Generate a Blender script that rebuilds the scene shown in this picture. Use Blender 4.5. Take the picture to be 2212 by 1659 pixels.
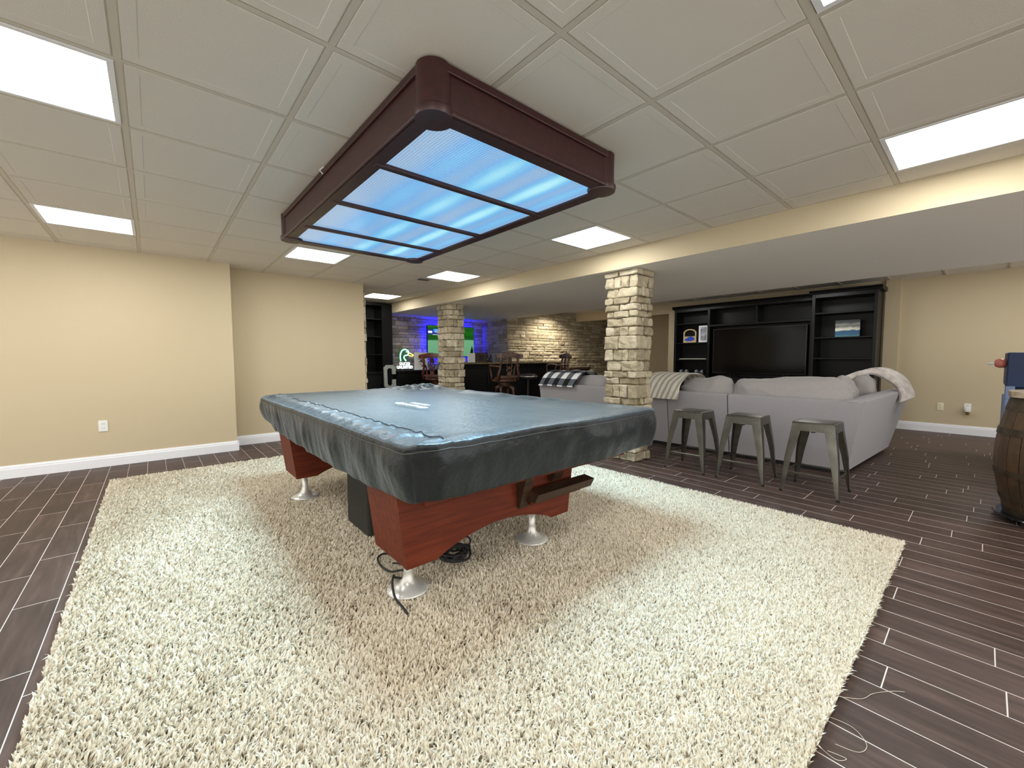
import bpy, bmesh, math, random
import numpy as np
from mathutils import Vector, Matrix, noise
random.seed(7); rng = np.random.default_rng(11)
PI = math.pi
for o in list(bpy.data.objects): bpy.data.objects.remove(o)
SC = bpy.context.scene
COL = SC.collection

# ------------------------------------------------------------------ camera
cam_d = bpy.data.cameras.new('camera'); cam = bpy.data.objects.new('camera', cam_d); COL.objects.link(cam)
yaw, pit, roll = .71708, .061407, -.0023129
fw = Vector((math.sin(yaw)*math.cos(pit), math.cos(yaw)*math.cos(pit), -math.sin(pit)))
rt = Vector((math.cos(yaw), -math.sin(yaw), 0)); up = rt.cross(fw)
r2 = math.cos(roll)*rt + math.sin(roll)*up; u2 = -math.sin(roll)*rt + math.cos(roll)*up
M = Matrix((r2, u2, -fw)).transposed().to_4x4(); M.translation = Vector((0, 0, 1.148)); cam.matrix_world = M
cam_d.sensor_width = 36; cam_d.sensor_fit = 'HORIZONTAL'; cam_d.lens = 36*889.75/2212; cam_d.clip_start = .02; cam_d.clip_end = 60
SC.camera = cam
# ------------------------------------------------------------------ world, view
w = bpy.data.worlds.new('world'); SC.world = w; w.use_nodes = True
w.node_tree.nodes['Background'].inputs[0].default_value = (1, .98, .93, 1)
w.node_tree.nodes['Background'].inputs[1].default_value = 1.15
vs = SC.view_settings; vs.view_transform = 'Standard'; vs.look = 'None'; vs.gamma = 1; vs.exposure = 1.06; vs.use_curve_mapping = False
PANEL = 10.0       # emission of the ceiling panels
POOLLAMP = .43    # emission of the billiard light's diffusers
CEIL = 2.325; TVC = 2.40; SOF = 2.12

# ------------------------------------------------------------------ material helpers
MATS = {}
def nodes(name):
    m = bpy.data.materials.new(name); m.use_nodes = True; nt = m.node_tree
    return m, nt, nt.nodes['Principled BSDF']
def N(nt, t, **k):
    n = nt.nodes.new(t)
    for a, b in k.items():
        if a.startswith('i_'):
            n.inputs[int(a[2:]) if a[2:].isdigit() else a[2:]].default_value = b
        else: setattr(n, a, b)
    return n
def c4(c): return (c[0], c[1], c[2], 1)
def srgb(r, g, b):
    f = lambda v: ((v/255+.055)/1.055)**2.4 if v/255 > .04045 else v/255/12.92
    return (f(r), f(g), f(b))
def objco(nt): return N(nt, 'ShaderNodeTexCoord').outputs['Object']
def mat(name, col, rough=.6, metal=0, var=0, scale=8, stretch=(1,1,1), col2=None, bump=0, bscale=60, spec=.5, sheen=0, coat=0, detail=4):
    if name in MATS: return MATS[name]
    m, nt, p = nodes(name); L = nt.links
    p.inputs['Roughness'].default_value = rough; p.inputs['Metallic'].default_value = metal
    p.inputs['Specular IOR Level'].default_value = spec
    if sheen: p.inputs['Sheen Weight'].default_value = sheen; p.inputs['Sheen Roughness'].default_value = .5
    if coat: p.inputs['Coat Weight'].default_value = coat; p.inputs['Coat Roughness'].default_value = .15
    p.inputs['Base Color'].default_value = c4(col)
    co = objco(nt)
    if col2 is None and var: col2 = tuple(v*(1-var) for v in col)
    if col2 is not None:
        mp = N(nt, 'ShaderNodeMapping'); mp.inputs['Scale'].default_value = stretch; L.new(co, mp.inputs[0])
        nz = N(nt, 'ShaderNodeTexNoise'); nz.inputs['Scale'].default_value = scale; nz.inputs['Detail'].default_value = detail; L.new(mp.outputs[0], nz.inputs[0])
        cr = N(nt, 'ShaderNodeValToRGB'); cr.color_ramp.elements[0].position = .32; cr.color_ramp.elements[1].position = .68
        cr.color_ramp.elements[0].color = c4(col2); cr.color_ramp.elements[1].color = c4(col)
        L.new(nz.outputs['Fac'], cr.inputs[0]); L.new(cr.outputs[0], p.inputs['Base Color'])
    if bump:
        nb = N(nt, 'ShaderNodeTexNoise'); nb.inputs['Scale'].default_value = bscale; nb.inputs['Detail'].default_value = 3
        L.new(co, nb.inputs[0])
        b = N(nt, 'ShaderNodeBump'); b.inputs['Strength'].default_value = bump; b.inputs['Distance'].default_value = .01
        L.new(nb.outputs['Fac'], b.inputs['Height']); L.new(b.outputs[0], p.inputs['Normal'])
    MATS[name] = m; return m
def emis(name, col, s):
    m, nt, p = nodes(name); p.inputs['Base Color'].default_value = c4(tuple(v*.5 for v in col))
    p.inputs['Emission Color'].default_value = c4(col); p.inputs['Emission Strength'].default_value = s
    p.inputs['Roughness'].default_value = .5
    return m
def math_n(nt, op, a=None, b=None, av=None, bv=None):
    n = N(nt, 'ShaderNodeMath', operation=op)
    if a is not None: nt.links.new(a, n.inputs[0])
    elif av is not None: n.inputs[0].default_value = av
    if b is not None: nt.links.new(b, n.inputs[1])
    elif bv is not None: n.inputs[1].default_value = bv
    return n.outputs[0]

# plank tiles: 0.15 m rows along y, 0.61 m long, random stagger
def floor_mat():
    m, nt, p = nodes('wood_look_tile'); L = nt.links
    co = N(nt, 'ShaderNodeTexCoord').outputs['Object']
    sx = N(nt, 'ShaderNodeSeparateXYZ'); L.new(co, sx.inputs[0])
    x = math_n(nt, 'ADD', sx.outputs[0], bv=.384+15); xr = math_n(nt, 'DIVIDE', x, bv=.15)
    row = math_n(nt, 'FLOOR', xr); fx = math_n(nt, 'FRACT', xr)
    wn = N(nt, 'ShaderNodeTexWhiteNoise', noise_dimensions='1D'); L.new(row, wn.inputs['W'])
    y = math_n(nt, 'DIVIDE', math_n(nt, 'ADD', sx.outputs[1], bv=20.), bv=.62)
    y = math_n(nt, 'ADD', y, wn.outputs['Value'])
    colm = math_n(nt, 'FLOOR', y); fy = math_n(nt, 'FRACT', y)
    def edge(f, wd):
        a = math_n(nt, 'LESS_THAN', f, bv=wd); b = math_n(nt, 'GREATER_THAN', f, bv=1-wd)
        return math_n(nt, 'MAXIMUM', a, b)
    g = math_n(nt, 'MAXIMUM', edge(fx, .011), edge(fy, .0030))
    cb = N(nt, 'ShaderNodeCombineXYZ'); L.new(row, cb.inputs[0]); L.new(colm, cb.inputs[1])
    w2 = N(nt, 'ShaderNodeTexWhiteNoise', noise_dimensions='3D'); L.new(cb.outputs[0], w2.inputs[0])
    # grain
    off = N(nt, 'ShaderNodeVectorMath', operation='MULTIPLY_ADD'); L.new(cb.outputs[0], off.inputs[0]); off.inputs[1].default_value = (3.7, 5.3, 0); L.new(co, off.inputs[2])
    mp = N(nt, 'ShaderNodeMapping'); mp.inputs['Scale'].default_value = (16, 1.6, 1); L.new(off.outputs[0], mp.inputs[0])
    nz = N(nt, 'ShaderNodeTexNoise'); nz.inputs['Scale'].default_value = 1.6; nz.inputs['Detail'].default_value = 6; nz.inputs['Roughness'].default_value = .62; L.new(mp.outputs[0], nz.inputs[0])
    cr = N(nt, 'ShaderNodeValToRGB'); e = cr.color_ramp.elements
    e[0].position = .3; e[0].color = c4(srgb(55, 42, 39)); e[1].position = .72; e[1].color = c4(srgb(95, 76, 68))
    k = cr.color_ramp.elements.new(.5); k.color = c4(srgb(72, 56, 50))
    L.new(nz.outputs['Fac'], cr.inputs[0])
    hsv = N(nt, 'ShaderNodeHueSaturation'); L.new(cr.outputs[0], hsv.inputs['Color'])
    L.new(math_n(nt, 'MULTIPLY_ADD', w2.outputs['Value'], bv=.35), hsv.inputs['Value'])
    hsv.inputs['Value'].links[0].from_node.inputs[2].default_value = .80
    mx = N(nt, 'ShaderNodeMix', data_type='RGBA'); L.new(g, mx.inputs[0]); L.new(hsv.outputs[0], mx.inputs[6]); mx.inputs[7].default_value = c4(srgb(205, 195, 185))
    L.new(mx.outputs[2], p.inputs['Base Color'])
    L.new(math_n(nt, 'MULTIPLY_ADD', nz.outputs['Fac'], bv=.25), p.inputs['Roughness'])
    p.inputs['Roughness'].links[0].from_node.inputs[2].default_value = .36
    p.inputs['Specular IOR Level'].default_value = .27
    b = N(nt, 'ShaderNodeBump'); b.inputs['Strength'].default_value = .35; b.inputs['Distance'].default_value = .004
    h = math_n(nt, 'SUBTRACT', math_n(nt, 'MULTIPLY', nz.outputs['Fac'], bv=.5), g); L.new(h, b.inputs['Height']); L.new(b.outputs[0], p.inputs['Normal'])
    return m

def stone_mat(name, a, b, c, attr=True):
    m, nt, p = nodes(name); L = nt.links; co = objco(nt)
    at = N(nt, 'ShaderNodeAttribute'); at.attribute_name = 'tint'
    cr = N(nt, 'ShaderNodeValToRGB'); e = cr.color_ramp.elements; e[0].color = c4(a); e[1].color = c4(c); k = e.new(.5); k.color = c4(b)
    L.new(at.outputs['Fac'], cr.inputs[0])
    nz = N(nt, 'ShaderNodeTexNoise'); nz.inputs['Scale'].default_value = 14; nz.inputs['Detail'].default_value = 8; nz.inputs['Roughness'].default_value = .7; L.new(co, nz.inputs[0])
    mx = N(nt, 'ShaderNodeMix', data_type='RGBA', blend_type='MULTIPLY'); mx.inputs[0].default_value = .55
    r2_ = N(nt, 'ShaderNodeValToRGB'); r2_.color_ramp.elements[0].position = .35; r2_.color_ramp.elements[0].color = (.55, .51, .44, 1); r2_.color_ramp.elements[1].position = .62
    L.new(nz.outputs['Fac'], r2_.inputs[0]); L.new(cr.outputs[0], mx.inputs[6]); L.new(r2_.outputs[0], mx.inputs[7]); L.new(mx.outputs[2], p.inputs['Base Color'])
    p.inputs['Roughness'].default_value = .85; p.inputs['Specular IOR Level'].default_value = .25
    b_ = N(nt, 'ShaderNodeBump'); b_.inputs['Strength'].default_value = .7; b_.inputs['Distance'].default_value = .012
    n2 = N(nt, 'ShaderNodeTexNoise'); n2.inputs['Scale'].default_value = 35; n2.inputs['Detail'].default_value = 6; L.new(co, n2.inputs[0])
    L.new(n2.outputs['Fac'], b_.inputs['Height']); L.new(b_.outputs[0], p.inputs['Normal'])
    return m

def wood_mat(name, c1, c2, rough=.4, axis=0, scale=3, coat=0):
    m, nt, p = nodes(name); L = nt.links; co = objco(nt)
    mp = N(nt, 'ShaderNodeMapping'); s = [14, 14, 14]; s[axis] = 1.2; mp.inputs['Scale'].default_value = s; L.new(co, mp.inputs[0])
    nz = N(nt, 'ShaderNodeTexNoise'); nz.inputs['Scale'].default_value = scale; nz.inputs['Detail'].default_value = 7; nz.inputs['Distortion'].default_value = .6; L.new(mp.outputs[0], nz.inputs[0])
    cr = N(nt, 'ShaderNodeValToRGB'); cr.color_ramp.elements[0].position = .3; cr.color_ramp.elements[1].position = .7
    cr.color_ramp.elements[0].color = c4(c1); cr.color_ramp.elements[1].color = c4(c2)
    L.new(nz.outputs['Fac'], cr.inputs[0]); L.new(cr.outputs[0], p.inputs['Base Color']); p.inputs['Roughness'].default_value = rough
    if coat: p.inputs['Coat Weight'].default_value = coat; p.inputs['Coat Roughness'].default_value = .2
    return m

# ------------------------------------------------------------------ mesh builder
class MB:
    def __init__(s): s.v = []; s.f = []; s.mi = []; s.uv = {}
    def add(s, vs, fs, mi=0):
        o = len(s.v); s.v += [tuple(v) for v in vs]; s.f += [tuple(i+o for i in f) for f in fs]; s.mi += [mi]*len(fs); return o
    def box(s, x0, x1, y0, y1, z0, z1, mi=0):
        s.hexa([(x0,y0,z0),(x1,y0,z0),(x1,y1,z0),(x0,y1,z0),(x0,y0,z1),(x1,y0,z1),(x1,y1,z1),(x0,y1,z1)], mi); return s
    def hexa(s, p, mi=0):
        s.add(p, [(0,3,2,1),(4,5,6,7),(0,1,5,4),(1,2,6,5),(2,3,7,6),(3,0,4,7)], mi); return s
    def rbox(s, x0, x1, y0, y1, z0, z1, r=.01, seg=2, mi=0):
        bm = bmesh.new(); bmesh.ops.create_cube(bm, size=1)
        bmesh.ops.scale(bm, vec=(x1-x0, y1-y0, z1-z0), verts=bm.verts); bmesh.ops.translate(bm, vec=((x0+x1)/2, (y0+y1)/2, (z0+z1)/2), verts=bm.verts)
        bmesh.ops.bevel(bm, geom=bm.edges, offset=r, segments=seg, affect='EDGES', profile=.5)
        bm.verts.index_update(); s.add([v.co for v in bm.verts], [[v.index for v in f.verts] for f in bm.faces], mi); bm.free(); return s
    def prism(s, pts, a0, a1, axis='y', mi=0, holes=None):
        # pts 2D polygon, extruded between a0 and a1 along axis
        def P(p, a):
            return {'x': (a, p[0], p[1]), 'y': (p[0], a, p[1]), 'z': (p[0], p[1], a)}[axis]
        n = len(pts); s.add([P(p, a0) for p in pts]+[P(p, a1) for p in pts], [tuple(range(n))[::-1], tuple(range(n, 2*n))]+[(i, (i+1) % n, n+(i+1) % n, n+i) for i in range(n)], mi); return s
    def tube(s, pts, r, n=8, mi=0, closed=False, cap=True, ry=None):
        pts = [Vector(p) for p in pts]; m = len(pts); rs = r if hasattr(r, '__len__') else [r]*m
        up_ = Vector((0, 0, 1)); rings = []
        for i, p in enumerate(pts):
            a = pts[(i-1) % m] if (closed or i) else p; b = pts[(i+1) % m] if (closed or i < m-1) else p
            d = (b-a).normalized(); u = d.cross(up_)
            if u.length < .05: u = d.cross(Vector((1, 0, 0)))
            u.normalize(); v = u.cross(d); rings.append([p+(u*math.cos(t)+v*math.sin(t))*rs[i] for t in [2*PI*k/n for k in range(n)]])
        vs_ = [q for rg in rings for q in rg]; fs = []
        for i in range(m if closed else m-1):
            j = (i+1) % m
            for k in range(n): fs.append((i*n+k, i*n+(k+1) % n, j*n+(k+1) % n, j*n+k))
        if cap and not closed: fs += [tuple(range(n))[::-1], tuple((m-1)*n+k for k in range(n))]
        s.add(vs_, fs, mi); return s
    def lathe(s, prof, cx=0, cy=0, n=24, mi=0, z0=0):
        vs_ = []; m = len(prof)
        for r, z in prof:
            for k in range(n): t = 2*PI*k/n; vs_.append((cx+r*math.cos(t), cy+r*math.sin(t), z+z0))
        fs = [(i*n+k, i*n+(k+1) % n, (i+1)*n+(k+1) % n, (i+1)*n+k) for i in range(m-1) for k in range(n)]
        fs += [tuple(range(n))[::-1], tuple((m-1)*n+k for k in range(n))]
        s.add(vs_, fs, mi); return s
    def grid(s, fn, nu, nv, mi=0, closeu=False):
        # fn(u,v) with u,v in 0..1 -> point ; stores uv
        o = len(s.v); cu = nu if closeu else nu+1
        for j in range(nv+1):
            for i in range(cu): s.v.append(tuple(fn(i/nu, j/nv))); s.uv[len(s.v)-1] = (i/nu, j/nv)
        for j in range(nv):
            for i in range(nu): s.f.append((o+j*cu+i, o+j*cu+(i+1) % cu, o+(j+1)*cu+(i+1) % cu, o+(j+1)*cu+i)); s.mi.append(mi)
        return s
    def cushion(s, cx, cy, cz, sx, sy, sz, rot=None, n=28, e=.5, nz=.012, seed=0, mi=0, sag=0, pinch=.0):
        # superellipsoid pillow
        def sp(v, q): return math.copysign(abs(v)**q, v)
        R = rot or Matrix.Identity(3); C_ = Vector((cx, cy, cz))
        def fn(u, v):
            th = 2*PI*u; ph = PI*(v-.5)*.998
            x = sp(math.cos(ph), e)*sp(math.cos(th), e); y = sp(math.cos(ph), e)*sp(math.sin(th), e); z = sp(math.sin(ph), e*1.6)
            k = 1-pinch*(abs(x)*abs(y))
            p = Vector((x*sx/2*k, y*sy/2*k, z*sz/2*(1-.35*(abs(x)**3+abs(y)**3)/2)))
            d = noise.noise(p*5+Vector((seed*7.1, 0, 0)))*nz+noise.noise(p*13+Vector((seed*3.1, 4, 0)))*nz*.6
            ear = 1+.13*(abs(x)*abs(y))**3; p = Vector((p.x*ear, p.y*ear, p.z))
            d += -abs(noise.noise(Vector((p.x*9+seed, p.y*3.5, p.z*5))))*nz*.8
            p = p+p.normalized()*d; p.z -= sag*(1-x*x)*(1 if z > 0 else 0)
            return C_+R @ p
        s.grid(fn, n*2, n, mi, closeu=True); return s
    def build(s, name, mats, parent=None, smooth=False, loc=None, angle=None, recalc=True):
        me = bpy.data.meshes.new(name); me.from_pydata(s.v, [], s.f); me.update()
        if not isinstance(mats, (list, tuple)): mats = [mats]
        for m in mats: me.materials.append(m)
        if len(mats) > 1: me.polygons.foreach_set('material_index', s.mi)
        if s.uv:
            ul = me.uv_layers.new(name='UVMap'); li = np.empty(len(me.loops), np.int32); me.loops.foreach_get('vertex_index', li)
            arr = np.zeros((len(s.v), 2)); 
            for k, q in s.uv.items(): arr[k] = q
            ul.data.foreach_set('uv', arr[li].ravel())
        if recalc:
            bm = bmesh.new(); bm.from_mesh(me); bmesh.ops.recalc_face_normals(bm, faces=bm.faces); bm.to_mesh(me); bm.free()
        if smooth: me.polygons.foreach_set('use_smooth', [True]*len(me.polygons))
        if angle:
            me.polygons.foreach_set('use_smooth', [True]*len(me.polygons)); me.set_sharp_from_angle(angle=math.radians(angle))
        o = bpy.data.objects.new(name, me); COL.objects.link(o)
        if parent: o.parent = parent
        if loc: o.location = loc
        return o
def thing(name, label, cat, loc=(0, 0, 0), rz=0, group=None):
    o = bpy.data.objects.new(name, None); COL.objects.link(o); o.empty_display_size = .1
    o.location = loc; o.rotation_euler = (0, 0, rz); return tag(o, label, cat, group)
def tag(o, label, cat, group=None):
    o['label'] = label; o['category'] = cat
    if group: o['group'] = group
    return o
def struct(o): o['kind'] = 'structure'; return o
def dup(root, loc, rz=None, label=None):
    r = root.copy(); COL.objects.link(r); r.location = loc
    if rz is not None: r.rotation_euler = (0, 0, rz)
    if label: r['label'] = label
    for ch in list(root.children):
        c = ch.copy(); COL.objects.link(c); c.parent = r
        for g in list(ch.children):
            d = g.copy(); COL.objects.link(d); d.parent = c
    return r

def cr_(pts, k=6):
    P_ = [Vector(p) for p in pts]; out = []
    for i in range(len(P_)-1):
        a = P_[max(i-1, 0)]; b = P_[i]; c = P_[i+1]; d = P_[min(i+2, len(P_)-1)]
        for q in range(k): u = q/k; out.append(.5*((2*b)+(-a+c)*u+(2*a-5*b+4*c-d)*u*u+(-a+3*b-3*c+d)*u**3))
    return out+[P_[-1]]

# ------------------------------------------------------------------ materials
beige = mat('beige_wall_paint', srgb(200, 184, 152), .75, bump=.08, bscale=160)
soffit_white = mat('soffit_paint', srgb(246, 241, 230), .8, bump=.06, bscale=120)
tile_white = mat('ceiling_tile', srgb(222, 215, 203), .85, bump=.12, bscale=220)
grid_white = mat('ceiling_grid_metal', srgb(205, 197, 182), .5)
white_trim = mat('white_trim_paint', srgb(238, 238, 240), .4)
white_pl = mat('white_plastic', srgb(235, 235, 232), .35)
ivory_pl = mat('ivory_plastic', srgb(232, 222, 190), .35)
slot_dark = mat('outlet_slot', srgb(90, 85, 78), .6)
black_wood = mat('black_stained_wood', srgb(13, 14, 15), .38, spec=.3, var=.4, scale=6, stretch=(1, 1, 8))
black_gloss = mat('black_glossy_plastic', (.006, .006, .007), .12)
black_mat = mat('black_matte', (.012, .012, .013), .7)
cherry = wood_mat('cherry_wood', srgb(76, 24, 9), srgb(108, 44, 20), .55, axis=0)
cherry.node_tree.nodes['Principled BSDF'].inputs['Specular IOR Level'].default_value = .25
cherry_side = cherry
dark_cherry = wood_mat('dark_cherry_wood', srgb(44, 15, 15), srgb(62, 23, 22), .42, axis=1, coat=.05)
brown_black = wood_mat('dark_brown_wood', srgb(38, 24, 16), srgb(70, 48, 30), .45, axis=0)
gun = mat('galvanised_gunmetal', srgb(112, 109, 100), .34, metal=.9, var=.35, scale=9)
gun_dark = mat('dark_gunmetal', srgb(60, 58, 54), .45, metal=.8)
rubber = mat('black_rubber', (.01, .01, .01), .6)
silver = mat('brushed_aluminium', srgb(205, 200, 190), .28, metal=.85)
sofa_m = mat('grey_woven_upholstery', srgb(160, 156, 158), .95, var=.10, scale=160, bump=.3, bscale=400, sheen=.2, spec=.2)
cush_m = mat('grey_cushion_fabric', srgb(164, 158, 156), .95, var=.08, scale=60, bump=.25, bscale=250, sheen=.25, spec=.2)
stone = stone_mat('cream_ledge_stone', srgb(152, 140, 116), srgb(184, 172, 146), srgb(202, 191, 168))
mortar = mat('stone_mortar', srgb(128, 112, 84), .95)
floor_m = floor_mat()

# ------------------------------------------------------------------ room shell
struct(MB().box(-4, 11, -4, 9.2, -.12, 0).build('floor', floor_m))
LIGHTS = [(-.67, 2.28), (-.67, 4.77), (1.175, 4.77), (2.97, 2.28), (2.97, 4.77), (2.97, 7.20), (2.97, -.165), (1.175, -.165)]
GX = [-.053+.61*k for k in range(-7, 8)]   # grid lines (x = const)
GY = [.445+.616*k for k in range(-8, 14)]  # grid lines (y = const)
def near(a, L): return min(L, key=lambda q: abs(q-a))
CELLS = {}
for x, y in LIGHTS:
    i = min(range(len(GX)), key=lambda k: abs(GX[k]-x)); j = min(range(len(GY)), key=lambda k: abs(GY[k]-y)); CELLS[(i, j)] = 1
UNSEEN = []
for x, y in [(-.67, -.165), (-2.5, 2.28), (-.67, -2.6), (1.175, -2.6), (2.97, -2.6), (-2.5, 4.77)]:
    i = min(range(len(GX)), key=lambda k: abs(GX[k]-x)); j = min(range(len(GY)), key=lambda k: abs(GY[k]-y)); UNSEEN.append((i, j))
def ceiling():
    mb = MB(); z = CEIL
    mb.box(-4, 3.87, -4, 8.75, z+.05, z+.15)
    bw = .012
    gx = [-4]+[g for g in GX if -4 < g < 3.87]+[3.87]; gy = [-4]+[g for g in GY if -4 < g < 8.75]+[8.75]
    for a, b in zip(gx[:-1], gx[1:]):
        for c, d in zip(gy[:-1], gy[1:]):
            ii = min(range(len(GX)), key=lambda k: abs(GX[k]-a)); jj = min(range(len(GY)), key=lambda k: abs(GY[k]-c))
            if ((ii, jj) in CELLS or (ii, jj) in UNSEEN) and abs(GX[ii]-a) < .01 and abs(GY[jj]-c) < .01: continue
            x0, x1, y0, y1 = a+bw, b-bw, c+bw, d-bw
            if x1-x0 < .02 or y1-y0 < .02: continue
            # tile: flange level, dropped edge, stepped border, centre field
            def ring(i, zz): return [(x0+i, y0+i, zz), (x1-i, y0+i, zz), (x1-i, y1-i, zz), (x0+i, y1-i, zz)]
            lv = [(0, z+.002), (.005, z+.002), (.006, z-.0022), (.050, z-.0022), (.052, z-.0012)]
            if min(x1-x0, y1-y0) < .13: lv = lv[:3]
            rs = [ring(*q) for q in lv]; vs_ = [p for r_ in rs for p in r_]; fs = []
            for q in range(len(rs)-1):
                for k in range(4): fs.append((q*4+k, (q+1)*4+k, (q+1)*4+(k+1) % 4, q*4+(k+1) % 4))
            q = len(rs)-1; fs.append((q*4+3, q*4+2, q*4+1, q*4))
            fs = [f[::-1] for f in fs]; fs[-1] = (q*4+3, q*4+2, q*4+1, q*4)
            mb.add(vs_, fs, 0)
    for g in gx[1:-1]: mb.box(g-bw, g+bw, -4, 8.75, z-.001, z+.03, 1)
    for g in gy[1:-1]: mb.box(-4, 3.87, g-bw, g+bw, z-.0012, z+.03, 1)
    mb.box(3.85, 3.87, -4, 8.75, z-.0013, z+.03, 1)
    return mb
struct(ceiling().build('ceiling', [tile_white, grid_white], recalc=False))
mb = MB().box(6.65, 10.75, -4, 7.72, TVC+.01, TVC+.12)
for g in [6.65+.61*k for k in range(1, 7)]: mb.box(g-.012, g+.012, -4, 7.7, TVC, TVC+.02, 1)
for g in GY:
    if g < 7.6: mb.box(6.65, 10.7, g-.012, g+.012, TVC, TVC+.02, 1)
struct(mb.build('ceiling', [tile_white, grid_white]))
# soffit (wide dropped beam)
mb = MB(); mb.hexa([(3.87, -4, SOF), (6.65, -4, SOF), (6.65, 8.75, SOF), (3.87, 8.75, SOF), (3.87, -4, 2.5), (6.65, -4, 2.5), (6.65, 8.75, 2.5), (3.87, 8.75, 2.5)])
o = mb.build('trim_1', [beige, soffit_white]); struct(o)
for p_ in o.data.polygons:
    if p_.normal.z < -.9: p_.material_index = 1
# walls
struct(MB().box(-4, .768, 6.17, 9.0, 0, 2.5).build('wall_left', beige))
struct(MB().box(.768, 2.555, 6.50, 9.0, 0, 2.5).build('wall_left', beige))
struct(MB().box(9.1, 9.25, -4, 4.88, 0, 2.55).box(9.06, 9.12, .93, 1.115, 0, 2.5).box(9.1, 9.25, 4.88, 7.72, 2.18, 2.55).build('wall_right', beige))
struct(MB().box(10.6, 10.75, 4.5, 7.72, 0, 2.55).box(9.25, 10.6, 4.5, 4.6, 0, 2.55).build('wall_alcove', beige))
struct(MB().box(2.5, 6.62, 8.75, 8.95, 0, 2.6).build('wall_back', mortar))
def baseboard(name, p0, p1, nrm, h=.125):
    # profile extruded from p0 to p1, nrm = outward direction
    prof = [(0, 0), (.016, 0), (.016, h*.72), (.012, h*.76), (.012, h*.86), (.007, h*.93), (.006, h), (0, h)]
    mb = MB(); vs_ = []
    for p in (p0, p1):
        for a, z in prof: vs_.append((p[0]+nrm[0]*a, p[1]+nrm[1]*a, z))
    n = len(prof); mb.add(vs_, [tuple(range(n)), tuple(range(n, 2*n))[::-1]]+[(i, (i+1) % n, n+(i+1) % n, n+i) for i in range(n)])
    return struct(mb.build(name, white_trim))
baseboard('baseboard_left', (-4, 6.17), (.784, 6.17), (0, -1))
baseboard('baseboard_left', (.768, 6.155), (.768, 6.5), (1, 0))
baseboard('baseboard_left', (.768, 6.50), (2.555, 6.50), (0, -1))
baseboard('baseboard_right', (9.1, -4), (9.1, .93), (-1, 0), .135)

# ledge stone --------------------------------------------------------
def stones(mb, tint, org, U, Nn, W, H, hmin=.05, hmax=.11, lmin=.12, lmax=.42, depth=.05, sub=3, seed=0, jit=.018, off=0):
    """rows of split-face stones on the plane org + U*a + z*b, facing Nn"""
    R = random.Random(seed); U = Vector(U); Nn = Vector(Nn); org = Vector(org); z = 0; row = 0
    while z < H-.01:
        h = R.uniform(hmin, hmax)
        if z+h > H-.03: h = H-z
        a = -off if row % 2 else 0
        while a < W-.01:
            l = R.uniform(lmin, lmax)
            if a+l > W-.06: l = W-a
            g = .0035; d = depth+R.uniform(-jit, jit); a0, a1, z0, z1 = a+g, a+l-g, z+g, z+h-g
            nu = max(3, int((a1-a0)/.035)); nv = sub; vs_ = []; sd = R.uniform(0, 100); tl = R.uniform(-.006, .006)
            for j in range(nv+1):
                for i in range(nu+1):
                    u, v = i/nu, j/nv; ed = min(u, 1-u)*nu, min(v, 1-v)*nv
                    dd = d*(.72 if min(ed) < .5 else 1)
                    q = noise.noise(Vector((u*l*14+sd, v*h*18, sd)))
                    dd += q*.014*(1 if min(ed) > .5 else .5)
                    ex = (.004*noise.noise(Vector((v*4, sd, 1))) if ed[0] < .5 else 0); ez = (.006*noise.noise(Vector((u*l*16, sd, 2)))+tl*(u-.5) if ed[1] < .5 else 0)
                    p = org+U*(a0+(a1-a0)*u+ex)+Vector((0, 0, 1))*(z0+(z1-z0)*v+ez)+Nn*dd; vs_.append(p)
            n0 = len(vs_); bd = [i for i in range(nu+1)]+[j*(nu+1)+nu for j in range(1, nv+1)]+[nv*(nu+1)+i for i in range(nu-1, -1, -1)]+[j*(nu+1) for j in range(nv-1, 0, -1)]
            fs = [(j*(nu+1)+i, j*(nu+1)+i+1, (j+1)*(nu+1)+i+1, (j+1)*(nu+1)+i) for j in range(nv) for i in range(nu)]
            for b in bd:
                p = vs_[b]; k = (p-org).dot(Nn); vs_.append(p-Nn*k)
            m = len(bd); fs += [(bd[(i+1) % m], bd[i], n0+i, n0+(i+1) % m) for i in range(m)]
            mb.add(vs_, fs, 0); tint += [R.random()]*len(vs_); a += l
        z += h; row += 1
def build_stone(mb, tint, name, back=None):
    nb = len(mb.v)
    if back: 
        for b in back: mb.box(*b, 1)
    o = mb.build(name, [stone, mortar]); at = o.data.attributes.new('tint', 'FLOAT', 'POINT')
    at.data.foreach_set('value', tint+[0.]*(len(mb.v)-nb)); return o
mb = MB(); t_ = []; stones(mb, t_, (3.88, 8.75, 0), (1, 0, 0), (0, -1, 0), 2.70, SOF+.02, seed=3); 
struct(build_stone(mb, t_, 'wall_back'))
mb = MB(); t_ = []; stones(mb, t_, (6.6, 8.72, 0), (0, -1, 0), (-1, 0, 0), 1.02, SOF+.02, seed=4, depth=.04); struct(build_stone(mb, t_, 'wall_bar_side'))
mb = MB(); t_ = []; stones(mb, t_, (6.56, 7.72, 0), (1, 0, 0), (0, -1, 0), 4.05, TVC+.01, seed=5, lmin=.14, lmax=.46)
struct(build_stone(mb, t_, 'wall_back', [(6.6, 10.75, 7.72, 8.95, 0, 2.6)]))
mb = MB(); t_ = []; stones(mb, t_, (2.555, 6.50, 0), (0, 1, 0), (1, 0, 0), 1.85, CEIL, seed=6, depth=.045, hmin=.08, hmax=.13, jit=.012)
struct(build_stone(mb, t_, 'wall_left'))
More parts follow.
